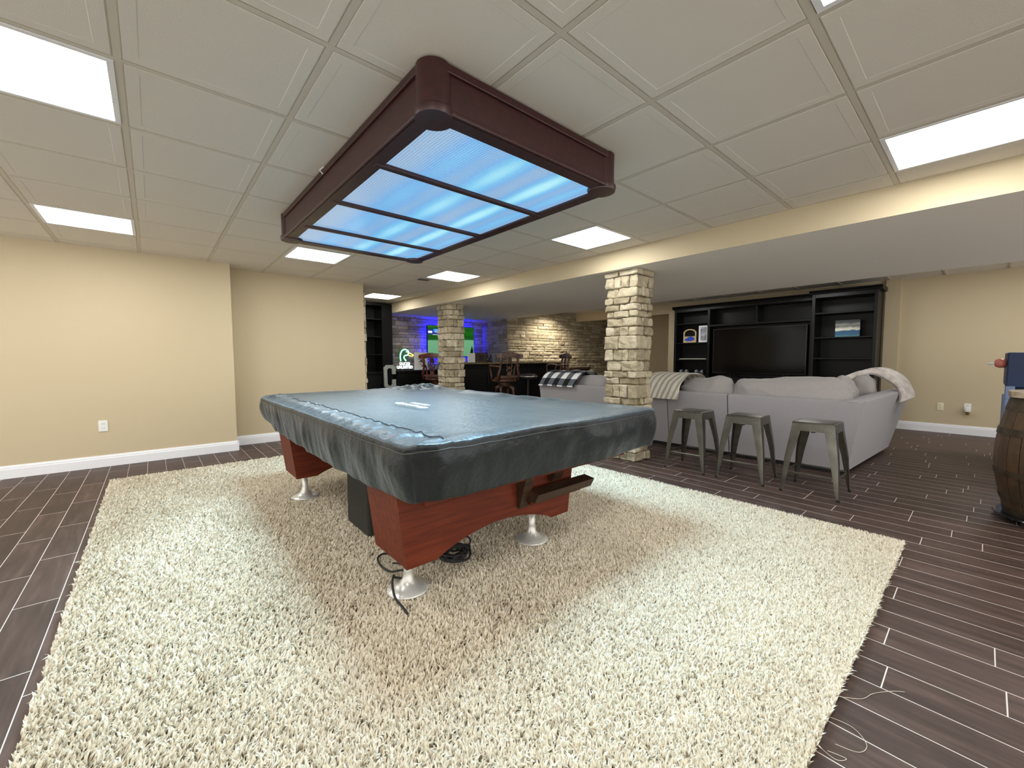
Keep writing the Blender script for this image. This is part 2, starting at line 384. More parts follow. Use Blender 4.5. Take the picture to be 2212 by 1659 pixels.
# stone columns: alternating corner blocks
def column(x0, x1, y0, y1, H, seed, label):
    mb = MB(); tint = []; R = random.Random(seed); d = .035; z = 0; row = 0
    core = (x0+d, x1-d, y0+d, y1-d, 0, H)
    while z < H-.01:
        h = R.choice((.075, .10, .115, .13, .15))
        if z+h > H-.05: h = H-z
        def block(ax0, ax1, ay0, ay1):
            g = .004; sd = R.uniform(0, 99); ex = R.uniform(-.012, .014); X0, X1, Y0, Y1 = ax0+g, ax1-g, ay0+g, ay1-g
            if ax0 <= x0+.001: X0 = ax0-ex
            if ax1 >= x1-.001: X1 = ax1+ex
            if ay0 <= y0+.001: Y0 = ay0-ex
            if ay1 >= y1-.001: Y1 = ay1+ex
            bm = bmesh.new(); bmesh.ops.create_cube(bm, size=1)
            bmesh.ops.scale(bm, vec=(X1-X0, Y1-Y0, h-2*g), verts=bm.verts); bmesh.ops.translate(bm, vec=((X0+X1)/2, (Y0+Y1)/2, z+h/2), verts=bm.verts)
            bmesh.ops.bevel(bm, geom=bm.edges, offset=.009, segments=1, affect='EDGES')
            bmesh.ops.subdivide_edges(bm, edges=[e for e in bm.edges if e.calc_length() > .03], cuts=3, use_grid_fill=True)
            for v in bm.verts:
                n = Vector((noise.noise(v.co*17+Vector((sd, 0, 0))), noise.noise(v.co*17+Vector((0, sd, 0))), .6*noise.noise(v.co*17+Vector((0, 0, sd)))))
                v.co += n*.017
            bm.verts.index_update(); mb.add([v.co for v in bm.verts], [[v.index for v in f.verts] for f in bm.faces], 0); tint.extend([R.random()]*len(bm.verts)); bm.free()
        W, D = x1-x0, y1-y0; c = .10
        if row % 2 == 0:
            s1 = R.uniform(.5, .78); s2 = R.choice((1, .55, .4))
            block(x0, x0+W*s1, y0, y0+c); block(x0+W*s1, x1, y0, y0+c)
            block(x0, x0+c, y0+c, y0+c+(D-2*c)*s2)
            if s2 < 1: block(x0, x0+c, y0+c+(D-2*c)*s2, y1-c)
            block(x0, x0+W*.6, y1-c, y1); block(x0+W*.6, x1, y1-c, y1); block(x1-c, x1, y0+c, y1-c)
        else:
            k = R.uniform(.22, .55)
            block(x0, x0+c, y0, y0+D*(1-k)); block(x0, x0+c, y0+D*(1-k), y1)
            k2 = R.choice((.35, .6, 1)); block(x0+c, x0+c+(W-c)*k2, y0, y0+c)
            if k2 < 1: block(x0+c+(W-c)*k2, x1, y0, y0+c)
            block(x1-c, x1, y0+c, y1); block(x0+c, x1-c, y1-c, y1)
        z += h; row += 1
    o = build_stone(mb, tint, 'stone_column', [core]); return tag(o, label, 'column')
column(3.955, 4.265, 2.49, 2.89, SOF, 21, 'near cream stone column standing in front of the grey sofa')
column(3.955, 4.265, 6.20, 6.60, SOF, 22, 'far cream stone column standing in front of the green television')

# ------------------------------------------------------------------ ceiling lights
led = emis('panel_light', (.985, 1, .99), PANEL)
def ceiling_light(label, group=None):
    t = thing('ceiling_light', label, 'ceiling light', (0, 0, 0), 0, group); s = .61; fr = MB(); z = 0
    for a in ((-s/2+.013, s/2-.013, -s/2+.013, -s/2+.035), (-s/2+.013, s/2-.013, s/2-.035, s/2-.013), (-s/2+.013, -s/2+.035, -s/2+.035, s/2-.035), (s/2-.035, s/2-.013, -s/2+.035, s/2-.035)):
        fr.box(*a, -.004, .03)
    fr.build('frame', white_trim, t); MB().box(-s/2+.033, s/2-.033, -s/2+.033, s/2-.033, .004, .02).build('diffuser', led, t); return t
LL = ['glowing square ceiling light nearest the upper left corner of the ceiling', 'glowing square ceiling light above the left wall outlet', 'glowing ceiling light just behind the far left end of the billiard light',
      'glowing ceiling light right of the billiard light in front of the beam', 'glowing ceiling light above the far stone column', 'small far glowing ceiling light in front of the black bookcase',
      'glowing ceiling light cut by the right edge of the picture above the beam', 'glowing ceiling light barely showing at the top edge of the picture']
first = None
for (i, j), lab in zip(list(CELLS), LL):
    x, y = (GX[i]+GX[i+1])/2, (GY[j]+GY[j+1])/2
    if first is None: first = ceiling_light(lab, 'square ceiling light panels'); first.location = (x, y, CEIL)
    else: dup(first, (x, y, CEIL), 0, lab)
for i, j in UNSEEN:  # unseen panels added beyond the view to light the room
    x, y = (GX[i]+GX[i+1])/2, (GY[j]+GY[j+1])/2
    q = dup(first, (x, y, CEIL), 0, 'added square ceiling light, unseen outside the picture'); q['group'] = 'added ceiling lights outside the picture'
for x, y in [(7.57, -2.9), (7.57, -.47), (7.57, 2.0), (7.57, 4.45)]:  # unseen panels added to brighten the sofa area and right wall
    q = dup(first, (x, y, TVC+.005), 0, 'added square ceiling light over the sofa, unseen behind the wide soffit'); q['group'] = 'added ceiling lights hidden by the soffit'
t = thing('recessed_light', 'small round recessed light washing the bright stone wall', 'ceiling light', (7.85, 6.95, TVC))
MB().lathe([(.08, -.004), (.08, .01), (.06, .01), (.06, -.004)], n=24).build('trim_ring', white_trim, t)
MB().lathe([(.058, -.001), (.058, .006)], n=24).build('lamp', emis('warm_lamp', (1, .91, .75), 25), t)
sp = bpy.data.lights.new('spot', 'SPOT'); sp.energy = 95; sp.color = (1, .91, .75); sp.spot_size = math.radians(130); sp.spot_blend = .8; sp.shadow_soft_size = .05
so = bpy.data.objects.new('bulb', sp); COL.objects.link(so); so.parent = t; so.location = (0, 0, -.02); so.rotation_euler = (math.radians(18), 0, 0)

tag(MB().box(3.0, 3.16, 5.47, 5.57, CEIL-.012, CEIL-.002).build('air_vent', slot_dark), 'tiny dark ceiling vent beside the light above the far column', 'vent')

# ------------------------------------------------------------------ billiard light
def pool_lamp():
    x0, x1, y0, y1, z0, z1 = .85, 2.07, 1.46, 3.84, 2.12, CEIL-.008
    t = thing('billiard_light', 'long cherry-framed billiard light with four glowing blue prismatic panels', 'billiard light', ((x0+x1)/2, (y0+y1)/2, z0)); cx, cy, cz = t.location
    def B(mb, name, m, **k):
        o = mb.build(name, m, t, **k); o.matrix_parent_inverse = Matrix.Translation((-cx, -cy, -cz)); return o
    T = .035
    for (a0, a1, b0, b1, ax) in ((x0, x1, y0, y0+T, 'x'), (x0, x1, y1-T, y1, 'x'), (x0, x0+T, y0, y1, 'y'), (x1-T, x1, y0, y1, 'y')):
        mb = MB()
        if ax == 'x':
            yo = b0 if b0 < cy else b1; s = -1 if b0 < cy else 1; a0 += .05; a1 -= .05
            mb.rbox(a0, a1, b0, b1, z0+.005, z1, .003)
            mb.rbox(a0, a1, min(yo, yo+s*.012), max(yo, yo+s*.012), z1-.035, z1, .004); mb.rbox(a0, a1, min(yo, yo+s*.014), max(yo, yo+s*.014), z0, z0+.022, .006, 3)
            mb.box(a0, a1, b0-(0 if s < 0 else .035), b1+(.035 if s < 0 else 0), z0, z0+.012)
        else:
            xo = a0 if a0 < cx else a1; s = -1 if a0 < cx else 1; b0 += .05; b1 -= .05
            mb.rbox(a0, a1, b0, b1, z0+.005, z1, .003)
            mb.rbox(min(xo, xo+s*.012), max(xo, xo+s*.012), b0, b1, z1-.035, z1, .004); mb.rbox(min(xo, xo+s*.014), max(xo, xo+s*.014), b0, b1, z0, z0+.022, .006, 3)
            mb.box(a0-(0 if s < 0 else .035), a1+(.035 if s < 0 else 0), b0, b1, z0, z0+.012)
        B(mb, 'side_rail', dark_cherry)
    for sx, sy in ((0, 0), (1, 0), (0, 1), (1, 1)):
        px, py = (x1-.055, x0+.055)[1-sx], (y1-.055, y0+.055)[1-sy]
        mb = MB().lathe([(.072, z0+.03), (.072, z1)], px, py, 24).lathe([(.05, z0-.008), (.078, z0-.006), (.082, z0+.008), (.082, z0+.024), (.076, z0+.03), (.05, z0+.031)], px, py, 28)
        B(mb, 'corner_cap', dark_cherry, angle=35)
    ys = [y0, 2.055, 2.70, 3.325, y1]
    for y in ys[1:4]: B(MB().rbox(x0+.03, x1-.03, y-.02, y+.02, z0-.004, z0+.018, .004), 'divider_bar', dark_cherry)
    # diffusers: fluorescent tubes glow through a prismatic sheet
    m, nt, p = nodes('prismatic_diffuser'); L = nt.links; co = N(nt, 'ShaderNodeTexCoord').outputs['Object']; sx_ = N(nt, 'ShaderNodeSeparateXYZ'); L.new(co, sx_.inputs[0])
    tot = None
    for tx, wd, am in ((1.18, .10, .42), (1.44, .09, .8), (1.74, .075, 1.0), (1.93, .05, .55)):
        d = math_n(nt, 'DIVIDE', math_n(nt, 'SUBTRACT', sx_.outputs[0], bv=tx), bv=wd); e_ = math_n(nt, 'MULTIPLY', math_n(nt, 'EXPONENT', math_n(nt, 'MULTIPLY', math_n(nt, 'MULTIPLY', d, d), bv=-1.)), bv=am)
        tot = e_ if tot is None else math_n(nt, 'ADD', tot, e_)
    ends = None
    for a, b in zip(ys[:-1], ys[1:]):
        d = math_n(nt, 'DIVIDE', math_n(nt, 'SUBTRACT', sx_.outputs[1], bv=(a+b)/2), bv=.27); e_ = math_n(nt, 'EXPONENT', math_n(nt, 'MULTIPLY', math_n(nt, 'MULTIPLY', d, d), bv=-1.)); ends = e_ if ends is None else math_n(nt, 'ADD', ends, e_)
    tot = math_n(nt, 'MULTIPLY', tot, math_n(nt, 'MULTIPLY_ADD', ends, bv=.45)); tot.node.inputs[1].links[0].from_node.inputs[2].default_value = .6
    cr = N(nt, 'ShaderNodeValToRGB'); e = cr.color_ramp.elements; e[0].position = .0; e[0].color = c4(srgb(140, 172, 206)); e[1].position = 1; e[1].color = c4(srgb(172, 236, 252))
    for pos, c in ((.3, srgb(100, 166, 224)), (.6, srgb(104, 190, 236))): k = e.new(pos); k.color = c4(c)
    L.new(tot, cr.inputs[0])
    # prism pattern (diagonal lattice of facets about 1 cm)
    s1 = math_n(nt, 'SINE', math_n(nt, 'MULTIPLY', math_n(nt, 'ADD', sx_.outputs[0], sx_.outputs[1]), bv=2*PI/.030)); s2 = math_n(nt, 'SINE', math_n(nt, 'MULTIPLY', math_n(nt, 'SUBTRACT', sx_.outputs[0], sx_.outputs[1]), bv=2*PI/.030))
    pr = math_n(nt, 'MULTIPLY_ADD', math_n(nt, 'MULTIPLY', s1, s2), bv=.38); pr.node.inputs[2].default_value = 1.0
    L.new(cr.outputs[0], p.inputs['Emission Color']); L.new(math_n(nt, 'MULTIPLY', pr, bv=POOLLAMP), p.inputs['Emission Strength']); p.inputs['Base Color'].default_value = (.3, .35, .4, 1); p.inputs['Roughness'].default_value = .2
    for a, b in zip(ys[:-1], ys[1:]):
        mb = MB().box(x0+.04, x1-.04, a+.01, b-.01, z0+.014, z0+.02); o = B(mb, 'diffuser_panel', m)
    for a, b in zip(ys[:-1], ys[1:]):
        al = bpy.data.lights.new('tube_light', 'AREA'); al.shape = 'RECTANGLE'; al.size = x1-x0-.12; al.size_y = b-a-.06; al.energy = 22; al.color = (.5, .8, 1); al.spread = math.radians(105)
        ao = bpy.data.objects.new('tube_light', al); COL.objects.link(ao); ao.parent = t; ao.location = (0, (a+b)/2-cy, -.006)
    B(MB().lathe([(.001, 0), (.006, .01), (.004, .03), (.001, .034)], .855, 1.50, 10, z0=z0+.02), 'corner_glint', white_pl)  # white bead standing in for the highlight on the lamp's near corner
    B(MB().tube([(.83, 2.68, z1-.01), (.81, 2.69, z1-.03), (.83, 2.70, z1-.045)], .004, 6), 'hanging_hook', white_pl)
pool_lamp()

# ------------------------------------------------------------------ rug
def rug():
    x0, x1, y0, y1 = -.345, 3.41, .275, 5.32
    t = thing('area_rug', 'large cream and tan shag rug under the covered pool table', 'rug', ((x0+x1)/2, (y0+y1)/2, 0))
    cx, cy, _ = t.location
    base = mat('rug_backing', srgb(104, 84, 58), .95)
    MB().box(x0-cx+.01, x1-cx-.01, y0-cy+.01, y1-cy-.01, .0005, .012).build('backing', base, t)
    # pile: bent tufts, lighter tips
    m, nt, p = nodes('shag_pile'); L = nt.links
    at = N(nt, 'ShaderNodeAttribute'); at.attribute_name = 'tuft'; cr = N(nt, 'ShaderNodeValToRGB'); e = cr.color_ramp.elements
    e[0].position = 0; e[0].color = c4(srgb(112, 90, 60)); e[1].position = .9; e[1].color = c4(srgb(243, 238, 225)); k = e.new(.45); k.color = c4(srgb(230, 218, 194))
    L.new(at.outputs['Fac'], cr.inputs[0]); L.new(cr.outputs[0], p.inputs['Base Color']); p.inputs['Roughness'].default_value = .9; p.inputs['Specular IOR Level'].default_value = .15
    tr = N(nt, 'ShaderNodeBsdfTranslucent'); L.new(cr.outputs[0], tr.inputs[0]); ms = N(nt, 'ShaderNodeMixShader'); ms.inputs[0].default_value = .3
    L.new(p.outputs[0], ms.inputs[1]); L.new(tr.outputs[0], ms.inputs[2]); L.new(ms.outputs[0], nt.nodes['Material Output'].inputs[0])
    n = 520000
    X = rng.uniform(x0, x1, n); Y = rng.uniform(y0, y1, n)
    # denser towards the visible near half so single tufts stay fine there
    Y = y0+(y1-y0)*rng.random(n)**1.3
    def fld(a, b, s): return np.sin(X*a+s)*np.cos(Y*b-s*1.7)+.6*np.sin(X*a*2.3+Y*b*1.7+s)+.4*np.cos(X*a*4.1-Y*b*3.3+s*2)
    th = .5*fld(.9, .7, .4)+.25*fld(6, 5, 2.)+rng.normal(0, 1.1, n); lean = .50+.06*fld(2.1, 1.7, 3.)+rng.normal(0, .28, n); lean = np.clip(lean, .05, 1.25)
    edge = np.minimum(np.minimum(X-x0, x1-X), np.minimum(Y-y0, y1-Y)); hgt = rng.uniform(.020, .034, n); wd = rng.uniform(.0018, .0034, n)*(1+.25*(Y-y0)/(y1-y0)*2)
    dx, dy = np.cos(th), np.sin(th); qx, qy = -dy, dx
    V = np.empty((n, 5, 3)); z0 = .010
    def pt(k_, f, s):
        l = hgt*f; off = l*np.sin(lean*f)*1.0; hz = l*np.cos(lean*f)
        V[:, k_, 0] = X+dx*off+qx*wd*s; V[:, k_, 1] = Y+dy*off+qy*wd*s; V[:, k_, 2] = z0+hz
    pt(0, 0., -1); pt(1, 0., 1); pt(2, .62, 1.25); pt(3, .62, -1.25); pt(4, 1., 0)
    me = bpy.data.meshes.new('pile'); V[:, :, 0] -= cx; V[:, :, 1] -= cy
    me.vertices.add(n*5); me.vertices.foreach_set('co', V.ravel())
    b = np.arange(n)*5; loops = np.stack([b, b+1, b+2, b+3, b+3, b+2, b+4], 1).ravel()
    me.loops.add(n*7); me.loops.foreach_set('vertex_index', loops.astype(np.int32)); me.polygons.add(n*2)
    st = np.stack([np.arange(n)*7, np.arange(n)*7+4], 1).ravel(); me.polygons.foreach_set('loop_start', st.astype(np.int32))
    me.update(calc_edges=True); me.polygons.foreach_set('use_smooth', [True]*(2*n))
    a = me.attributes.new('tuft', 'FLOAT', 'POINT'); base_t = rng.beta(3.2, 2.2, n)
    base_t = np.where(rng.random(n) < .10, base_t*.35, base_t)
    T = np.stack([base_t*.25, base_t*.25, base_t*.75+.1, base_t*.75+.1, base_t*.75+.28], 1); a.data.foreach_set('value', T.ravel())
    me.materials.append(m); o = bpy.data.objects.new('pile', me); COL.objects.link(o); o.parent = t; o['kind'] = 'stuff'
    th_ = MB()
    th_.tube(cr_([(1.69-cx, .275-cy, .012), (1.75-cx, .222-cy, .004), (1.81-cx, .20-cy, .003), (1.87-cx, .16-cy, .003), (1.90-cx, .13-cy, .003)]), .0006, 4)
    th_.tube(cr_([(1.57-cx, .28-cy, .012), (1.59-cx, .22-cy, .004), (1.55-cx, .18-cy, .003), (1.50-cx, .19-cy, .004), (1.47-cx, .24-cy, .012)]), .0006, 4)
    th_.tube(cr_([(1.43-cx, .28-cy, .012), (1.42-cx, .23-cy, .006), (1.45-cx, .21-cy, .003), (1.43-cx, .25-cy, .01)]), .0006, 4)
    th_.build('loose_thread', mat('thread', srgb(215, 205, 185), .8), t)
rug()

# ------------------------------------------------------------------ pool table
def pool_table():
    t = thing('pool_table', 'cherry wood pool table on four silver disc feet beneath the dark cover', 'pool table', (1.555, 2.78, 0)); cx, cy, _ = t.location
    def B(mb, name, m, par=None, **k):
        o = mb.build(name, m, par or t, **k)
        if par is None: o.matrix_parent_inverse = Matrix.Translation((-cx, -cy, 0))
        return o
    B(MB().rbox(.76, 2.36, 1.42, 4.14, .66, .79, .02), 'rail_frame', cherry)
    B(MB().rbox(.84, 2.30, 1.52, 4.05, .52, .67, .01), 'apron', cherry)
    X0b, X0t, X1b, X1t = .79, .745, 1.835, 1.885
    for y0_, y1_ in ((1.60, 1.93), (3.40, 3.73)):
        zb = .236; pts = [(X0b, zb), (X0b+.15, zb)]; a0, a1 = X0b+.15, X1b-.14
        for i in range(1, 18):
            u = i/18; pts.append((a0+(a1-a0)*u, zb+.085*math.sin(PI*u)**.8))
        pts += [(a1, zb), (X1b, zb), (X1t, .60), (X0t, .60)]
        yf, yk = (y0_, y0_+.03)
        B(MB().prism(pts, y0_, y0_+.03, 'y'), 'end_panel', cherry)
        for sx in (0, 1):
            xo, xt, di = ((X0b, X0t, 1), (X1b, X1t, -1))[sx]
            mb = MB(); w_ = .15*di
            mb.hexa([(xo, y0_+.031, zb+.004), (xo+w_, y0_+.031, zb+.004), (xo+w_, y1_, zb+.004), (xo, y1_, zb+.004), (xt, y0_+.031, .60), (xt+w_, y0_+.031, .60), (xt+w_, y1_, .60), (xt, y1_, .60)])
            B(mb, 'leg', cherry)
            fx, fy = xo+.105*di, (y0_+y1_)/2+.03
            if y0_ < 2: fy = 1.80
            f = B(MB().lathe([(.098, .030), (.102, .034), (.098, .040), (.07, .048), (.045, .062), (.028, .085), (.021, .12), (.020, .24)], fx, fy, 36), 'levelling_foot', mat('polished_cast_aluminium', srgb(214, 212, 206), .3, metal=.45), smooth=True)
    # bridge holder on the near end
    h = B(MB().hexa([(1.415, 1.50, .575), (1.47, 1.50, .575), (1.47, 1.60, .575), (1.415, 1.60, .575), (1.43, 1.585, .355), (1.50, 1.585, .355), (1.50, 1.60, .355), (1.43, 1.60, .355)]), 'holder_bracket', brown_black)
    B(MB().hexa([(1.66, 1.50, .575), (1.72, 1.50, .575), (1.72, 1.60, .575), (1.66, 1.60, .575), (1.66, 1.57, .46), (1.74, 1.57, .46), (1.74, 1.60, .46), (1.66, 1.60, .46)]), 'holder_bracket', brown_black)
    B(MB().hexa([(1.47, 1.505, .395), (1.93, 1.505, .395), (1.93, 1.585, .385), (1.47, 1.585, .385), (1.48, 1.49, .44), (1.945, 1.49, .44), (1.945, 1.565, .45), (1.48, 1.565, .45)]), 'holder_shelf', brown_black)
    B(MB().rbox(1.49, 1.90, 1.555, 1.60, .365, .385, .005), 'holder_ledge', cherry)
    return t
pool_table()
tag(MB().rbox(.975, 1.32, 2.49, 2.86, .024, .515, .02, 3).build('storage_box', mat('charcoal_fabric_box', srgb(40, 38, 33), .9, var=.2, scale=40)), 'tall charcoal box standing on the rug under the pool table', 'box')

# ------------------------------------------------------------------ table cover
def cover():
    x0, x1, y0, y1, Z = .70, 2.42, 1.34, 4.22, .825
    t = thing('table_cover', 'dark vinyl cover draped over the pool table, its top shining pale blue', 'table cover', ((x0+x1)/2, (y0+y1)/2, Z)); cx, cy, _ = t.location
    m, nt, p = nodes('charcoal_vinyl'); L = nt.links; co = objco(nt)
    p.inputs['Roughness'].default_value = .37; p.inputs['IOR'].default_value = 1.47; p.inputs['Sheen Weight'].default_value = .20; p.inputs['Sheen Roughness'].default_value = .35; p.inputs['Sheen Tint'].default_value = (.72, .88, 1, 1); p.inputs['Specular IOR Level'].default_value = .5; p.inputs['Specular Tint'].default_value = (.85, .93, 1, 1)
    nz = N(nt, 'ShaderNodeTexNoise'); nz.inputs['Scale'].default_value = 7; nz.inputs['Detail'].default_value = 6; L.new(co, nz.inputs[0])
    cr = N(nt, 'ShaderNodeValToRGB'); cr.color_ramp.elements[0].color = c4(srgb(16, 17, 16)); cr.color_ramp.elements[1].color = c4(srgb(26, 27, 26)); L.new(nz.outputs['Fac'], cr.inputs[0]); L.new(cr.outputs[0], p.inputs['Base Color'])
    n2 = N(nt, 'ShaderNodeTexNoise'); n2.inputs['Scale'].default_value = 38; n2.inputs['Detail'].default_value = 5; L.new(co, n2.inputs[0])
    b_ = N(nt, 'ShaderNodeBump'); b_.inputs['Strength'].default_value = .5; b_.inputs['Distance'].default_value = .008; L.new(n2.outputs['Fac'], b_.inputs['Height']); L.new(b_.outputs[0], p.inputs['Normal'])
    r = .11; n = 720
    # rounded rectangle outline
    hx, hy = (x1-x0)/2, (y1-y0)/2
    def outline(s, e=0):
        # s in 0..1 measured round the perimeter
        segs = [(2*(hx-r)), PI*r/2, 2*(hy-r), PI*r/2, 2*(hx-r), PI*r/2, 2*(hy-r), PI*r/2]; tot = sum(segs); d = (s % 1)*tot
        c = [((-hx+r, -hy), (1, 0)), None, ((hx, -hy+r), (0, 1)), None, ((hx-r, hy), (-1, 0)), None, ((-hx, hy-r), (0, -1)), None]
        cc = [(hx-r, -hy+r, -PI/2), (hx-r, hy-r, 0), (-hx+r, hy-r, PI/2), (-hx+r, -hy+r, PI)]
        for i, l in enumerate(segs):
            if d <= l or i == 7:
                if i % 2 == 0:
                    (px, py), (ux, uy) = c[i]; x, y = px+ux*d, py+uy*d; nx, ny = uy, -ux
                else:
                    qx, qy, a = cc[i//2]; a += d/r; nx, ny = math.cos(a), math.sin(a); x, y = qx+r*nx, qy+r*ny
                return x+nx*e, y+ny*e, nx, ny
            d -= l
    O = [outline(i/n) for i in range(n)]
    nn = noise.noise
    def top_z(x, y):
        # sagging cloth on rails: raised rim, shallow dip inside, wrinkles
        e = min(hx-abs(x), hy-abs(y)); rim = math.exp(-((e-.07)/.06)**2)*.012
        z = rim - .004*min(1, e/.2)
        V_ = Vector((x*2.2, y*1.5, 0)); z += nn(V_)*.006+nn(V_*3.1+Vector((3, 1, 0)))*.0022+nn(Vector((x*14, y*5, 5)))*.0016
        # gathers across the long strip left of the seam
        sx = x+hx
        if sx < .26:
            k = math.sin(PI*min(1, sx/.24))**.7; z += k*.011*(nn(Vector((x*5+y*3, y*17, 7)))+.5*nn(Vector((x*6, y*33, 9))))
            z -= .012*math.exp(-(sx/.04)**2)
        # waves along near edge
        sy = y+hy
        if sy < .35: z += .007*math.exp(-((sy-.12)/.11)**2)*nn(Vector((x*4.5, y*4, 11)))*2
        sr = hx-x
        if sr < .3: z += .008*math.exp(-((sr-.1)/.1)**2)*nn(Vector((x*4, y*6, 13)))*2
        # seam ridge
        z += .005*math.exp(-((sx-.155-.012*nn(Vector((0, y*2.2, 4))))/.012)**2)
        # crumples at the far end
        dd = ((x-(hx-.22))**2/.10+(y-(hy-.16))**2/.05)
        if dd < 3: z += math.exp(-dd)*(.02+.045*abs(nn(Vector((x*9, y*9, 2))))+.02*nn(Vector((x*20, y*18, 3))))
        return z
    mb = MB(); rings = []
    K = 64
    for k in range(1, K+1):
        f = (k/K)**.85
        rg = []
        for i in range(n):
            x, y, nx, ny = O[i]; fx = 1-(1-f)*1.0
            # keep shape by shrinking towards a central spine along y
            sy = max(-hy+hx, min(hy-hx, y)) if True else 0
            X_, Y_ = x*f, (y-sy)*f+sy*(1 if True else f)
            Y_ = sy*1.0+(y-sy)*f if abs(y) > 0 else 0
            rg.append((X_, Y_, top_z(X_, Y_) - (.004*((f-.985)/.015)**2 if f > .985 else 0)))
        rings.append(rg)
    # skirt
    S = 26
    for k in range(1, S+1):
        q = k/S; rg = []
        for i in range(n):
            x, y, nx, ny = O[i]; s = i/n
            per = x+y*1.0
            corner = math.exp(-(min(abs(abs(x)-hx), .5)+min(abs(abs(y)-hy), .5))/.13)*1.0
            hem = .225+.018*nn(Vector((x*1.6, y*1.6, 20)))+.028*(1 if nx < -.5 else 0)*math.sin(PI*(y+hy)/(2*hy))
            if nx < -.3 and y > hy-.45: hem -= .035*min(1, (y-(hy-.45))/.3)
            fold = nn(Vector((x*5.5, y*5.5, 30+q*.8)))*.020+nn(Vector((x*13, y*13, 31+q*1.2)))*.008
            bul = .010*math.sin(PI*q)-.030*q
            if ny < -.5: bul += .012*math.sin(PI*q)*math.sin((x+hx)*5.5+1)+.008*q
            if nx < -.5: fold += .006*nn(Vector((0, y*30, 33+q)))*(1-.5*q)
            cf = corner*.03*math.sin(q*PI)*math.sin(s*n*.12)
            e = (bul+fold*min(1, q*2.5)+cf)+.003*min(1, q*4); zz = top_z(x, y)-.004-hem*q
            rg.append((x+nx*e, y+ny*e, zz))
        rings.append(rg)
    # hem turned in
    rg = [(x-(O[i][2])*.006, y-(O[i][3])*.006, z-.002) for i, (x, y, z) in enumerate(rings[-1])]; rings.append(rg)
    rg = [(x-(O[i][2])*.008, y-(O[i][3])*.008, z+.02) for i, (x, y, z) in enumerate(rg)]; rings.append(rg)
    vs_ = [p_ for rg in rings for p_ in rg]; fs = []
    for k in range(len(rings)-1):
        for i in range(n): fs.append((k*n+i, k*n+(i+1) % n, (k+1)*n+(i+1) % n, (k+1)*n+i))
    fs.append(tuple(range(n))[::-1]); mb.add(vs_, fs)
    mb.build('cover_cloth', m, t, smooth=True)
    # piping round the top edge
    ik = K-1; pts = [(rings[K][i][0]+O[i][2]*.003, rings[K][i][1]+O[i][3]*.003, rings[K+2][i][2]+.004) for i in range(0, n, 3)]
    MB().tube(pts, .0035, 6, closed=True).build('piping', mat('dark_piping', srgb(48, 47, 45), .5), t, smooth=True)
    ys_ = np.linspace(-hy+.05, hy-.5, 90)
    MB().tube([(-hx+.155+.012*nn(Vector((0, y*2.2, 4)))+.002*math.sin(y*60), y, top_z(-hx+.155, y)+.003) for y in ys_], .0025, 6).build('seam', black_mat, t)
    # printed lettering, reads from the far side
    for txt, size, (tx, ty), nm in (('Championship', .075, (1.322-cx, 2.53-cy), 0), ('BILLIARDS', .05, (1.40-cx, 2.55-cy), 1)):
        cu = bpy.data.curves.new('lettering', 'FONT'); cu.body = txt; cu.size = size; cu.extrude = .0006; cu.align_x = 'CENTER'; cu.shear = .25
        tmp = bpy.data.objects.new('tmp', cu); COL.objects.link(tmp); bpy.context.view_layer.update()
        me = bpy.data.meshes.new_from_object(tmp.evaluated_get(bpy.context.evaluated_depsgraph_get())); bpy.data.objects.remove(tmp)
        me.materials.clear(); me.materials.append(mat('white_print', srgb(205, 214, 218), .5)); o = bpy.data.objects.new('printed_lettering', me); COL.objects.link(o); o.parent = t
        o.rotation_euler = (0, 0, PI/2); o.location = (tx, ty, .012)
cover()

# cords on the rug
cordm = mat('black_cord', (.008, .008, .009), .6)
tag(MB().tube(cr_([(.99, 2.12, .042), (.95, 2.19, .045), (.90, 2.17, .046), (.875, 2.08, .046), (.885, 1.98, .047), (.93, 1.925, .06), (.91, 1.87, .05), (.87, 1.90, .055), (.83, 1.82, .11), (.80, 1.77, .10), (.79, 1.72, .06), (.795, 1.66, .044), (.79, 1.60, .043)]), .0055, 8).tube(cr_([(.93, 1.925, .055), (.97, 1.96, .05), (.955, 2.02, .05), (.93, 2.05, .05)]), .005, 8).build('power_cord', cordm, smooth=True), 'black cord looped around the near table foot on the rug', 'cord')
R_ = random.Random(5); pts = []
for k in range(60):
    a = k*.83; rr = .05+.045*R_.random(); pts.append((1.23+rr*math.cos(a)*1.0, 1.90+rr*math.sin(a)*.9, .05+.035*R_.random()))
sm = []
for k in range(len(pts)-1):
    for q in (0, .5): sm.append(tuple(pts[k][c]*(1-q)+pts[k+1][c]*q for c in range(3)))
tag(MB().tube(cr_(pts, 5), .006, 6).tube(cr_([(1.26, 1.90, .06), (1.36, 1.94, .07), (1.41, 2.03, .06), (1.38, 2.10, .055), (1.30, 2.10, .05)]), .005, 6).tube(cr_([(1.18, 1.95, .06), (1.10, 1.98, .05), (1.04, 1.97, .045)]), .005, 6).build('power_cord', cordm, smooth=True), 'tangled bundle of black cords lying beneath the near end of the table', 'cord')

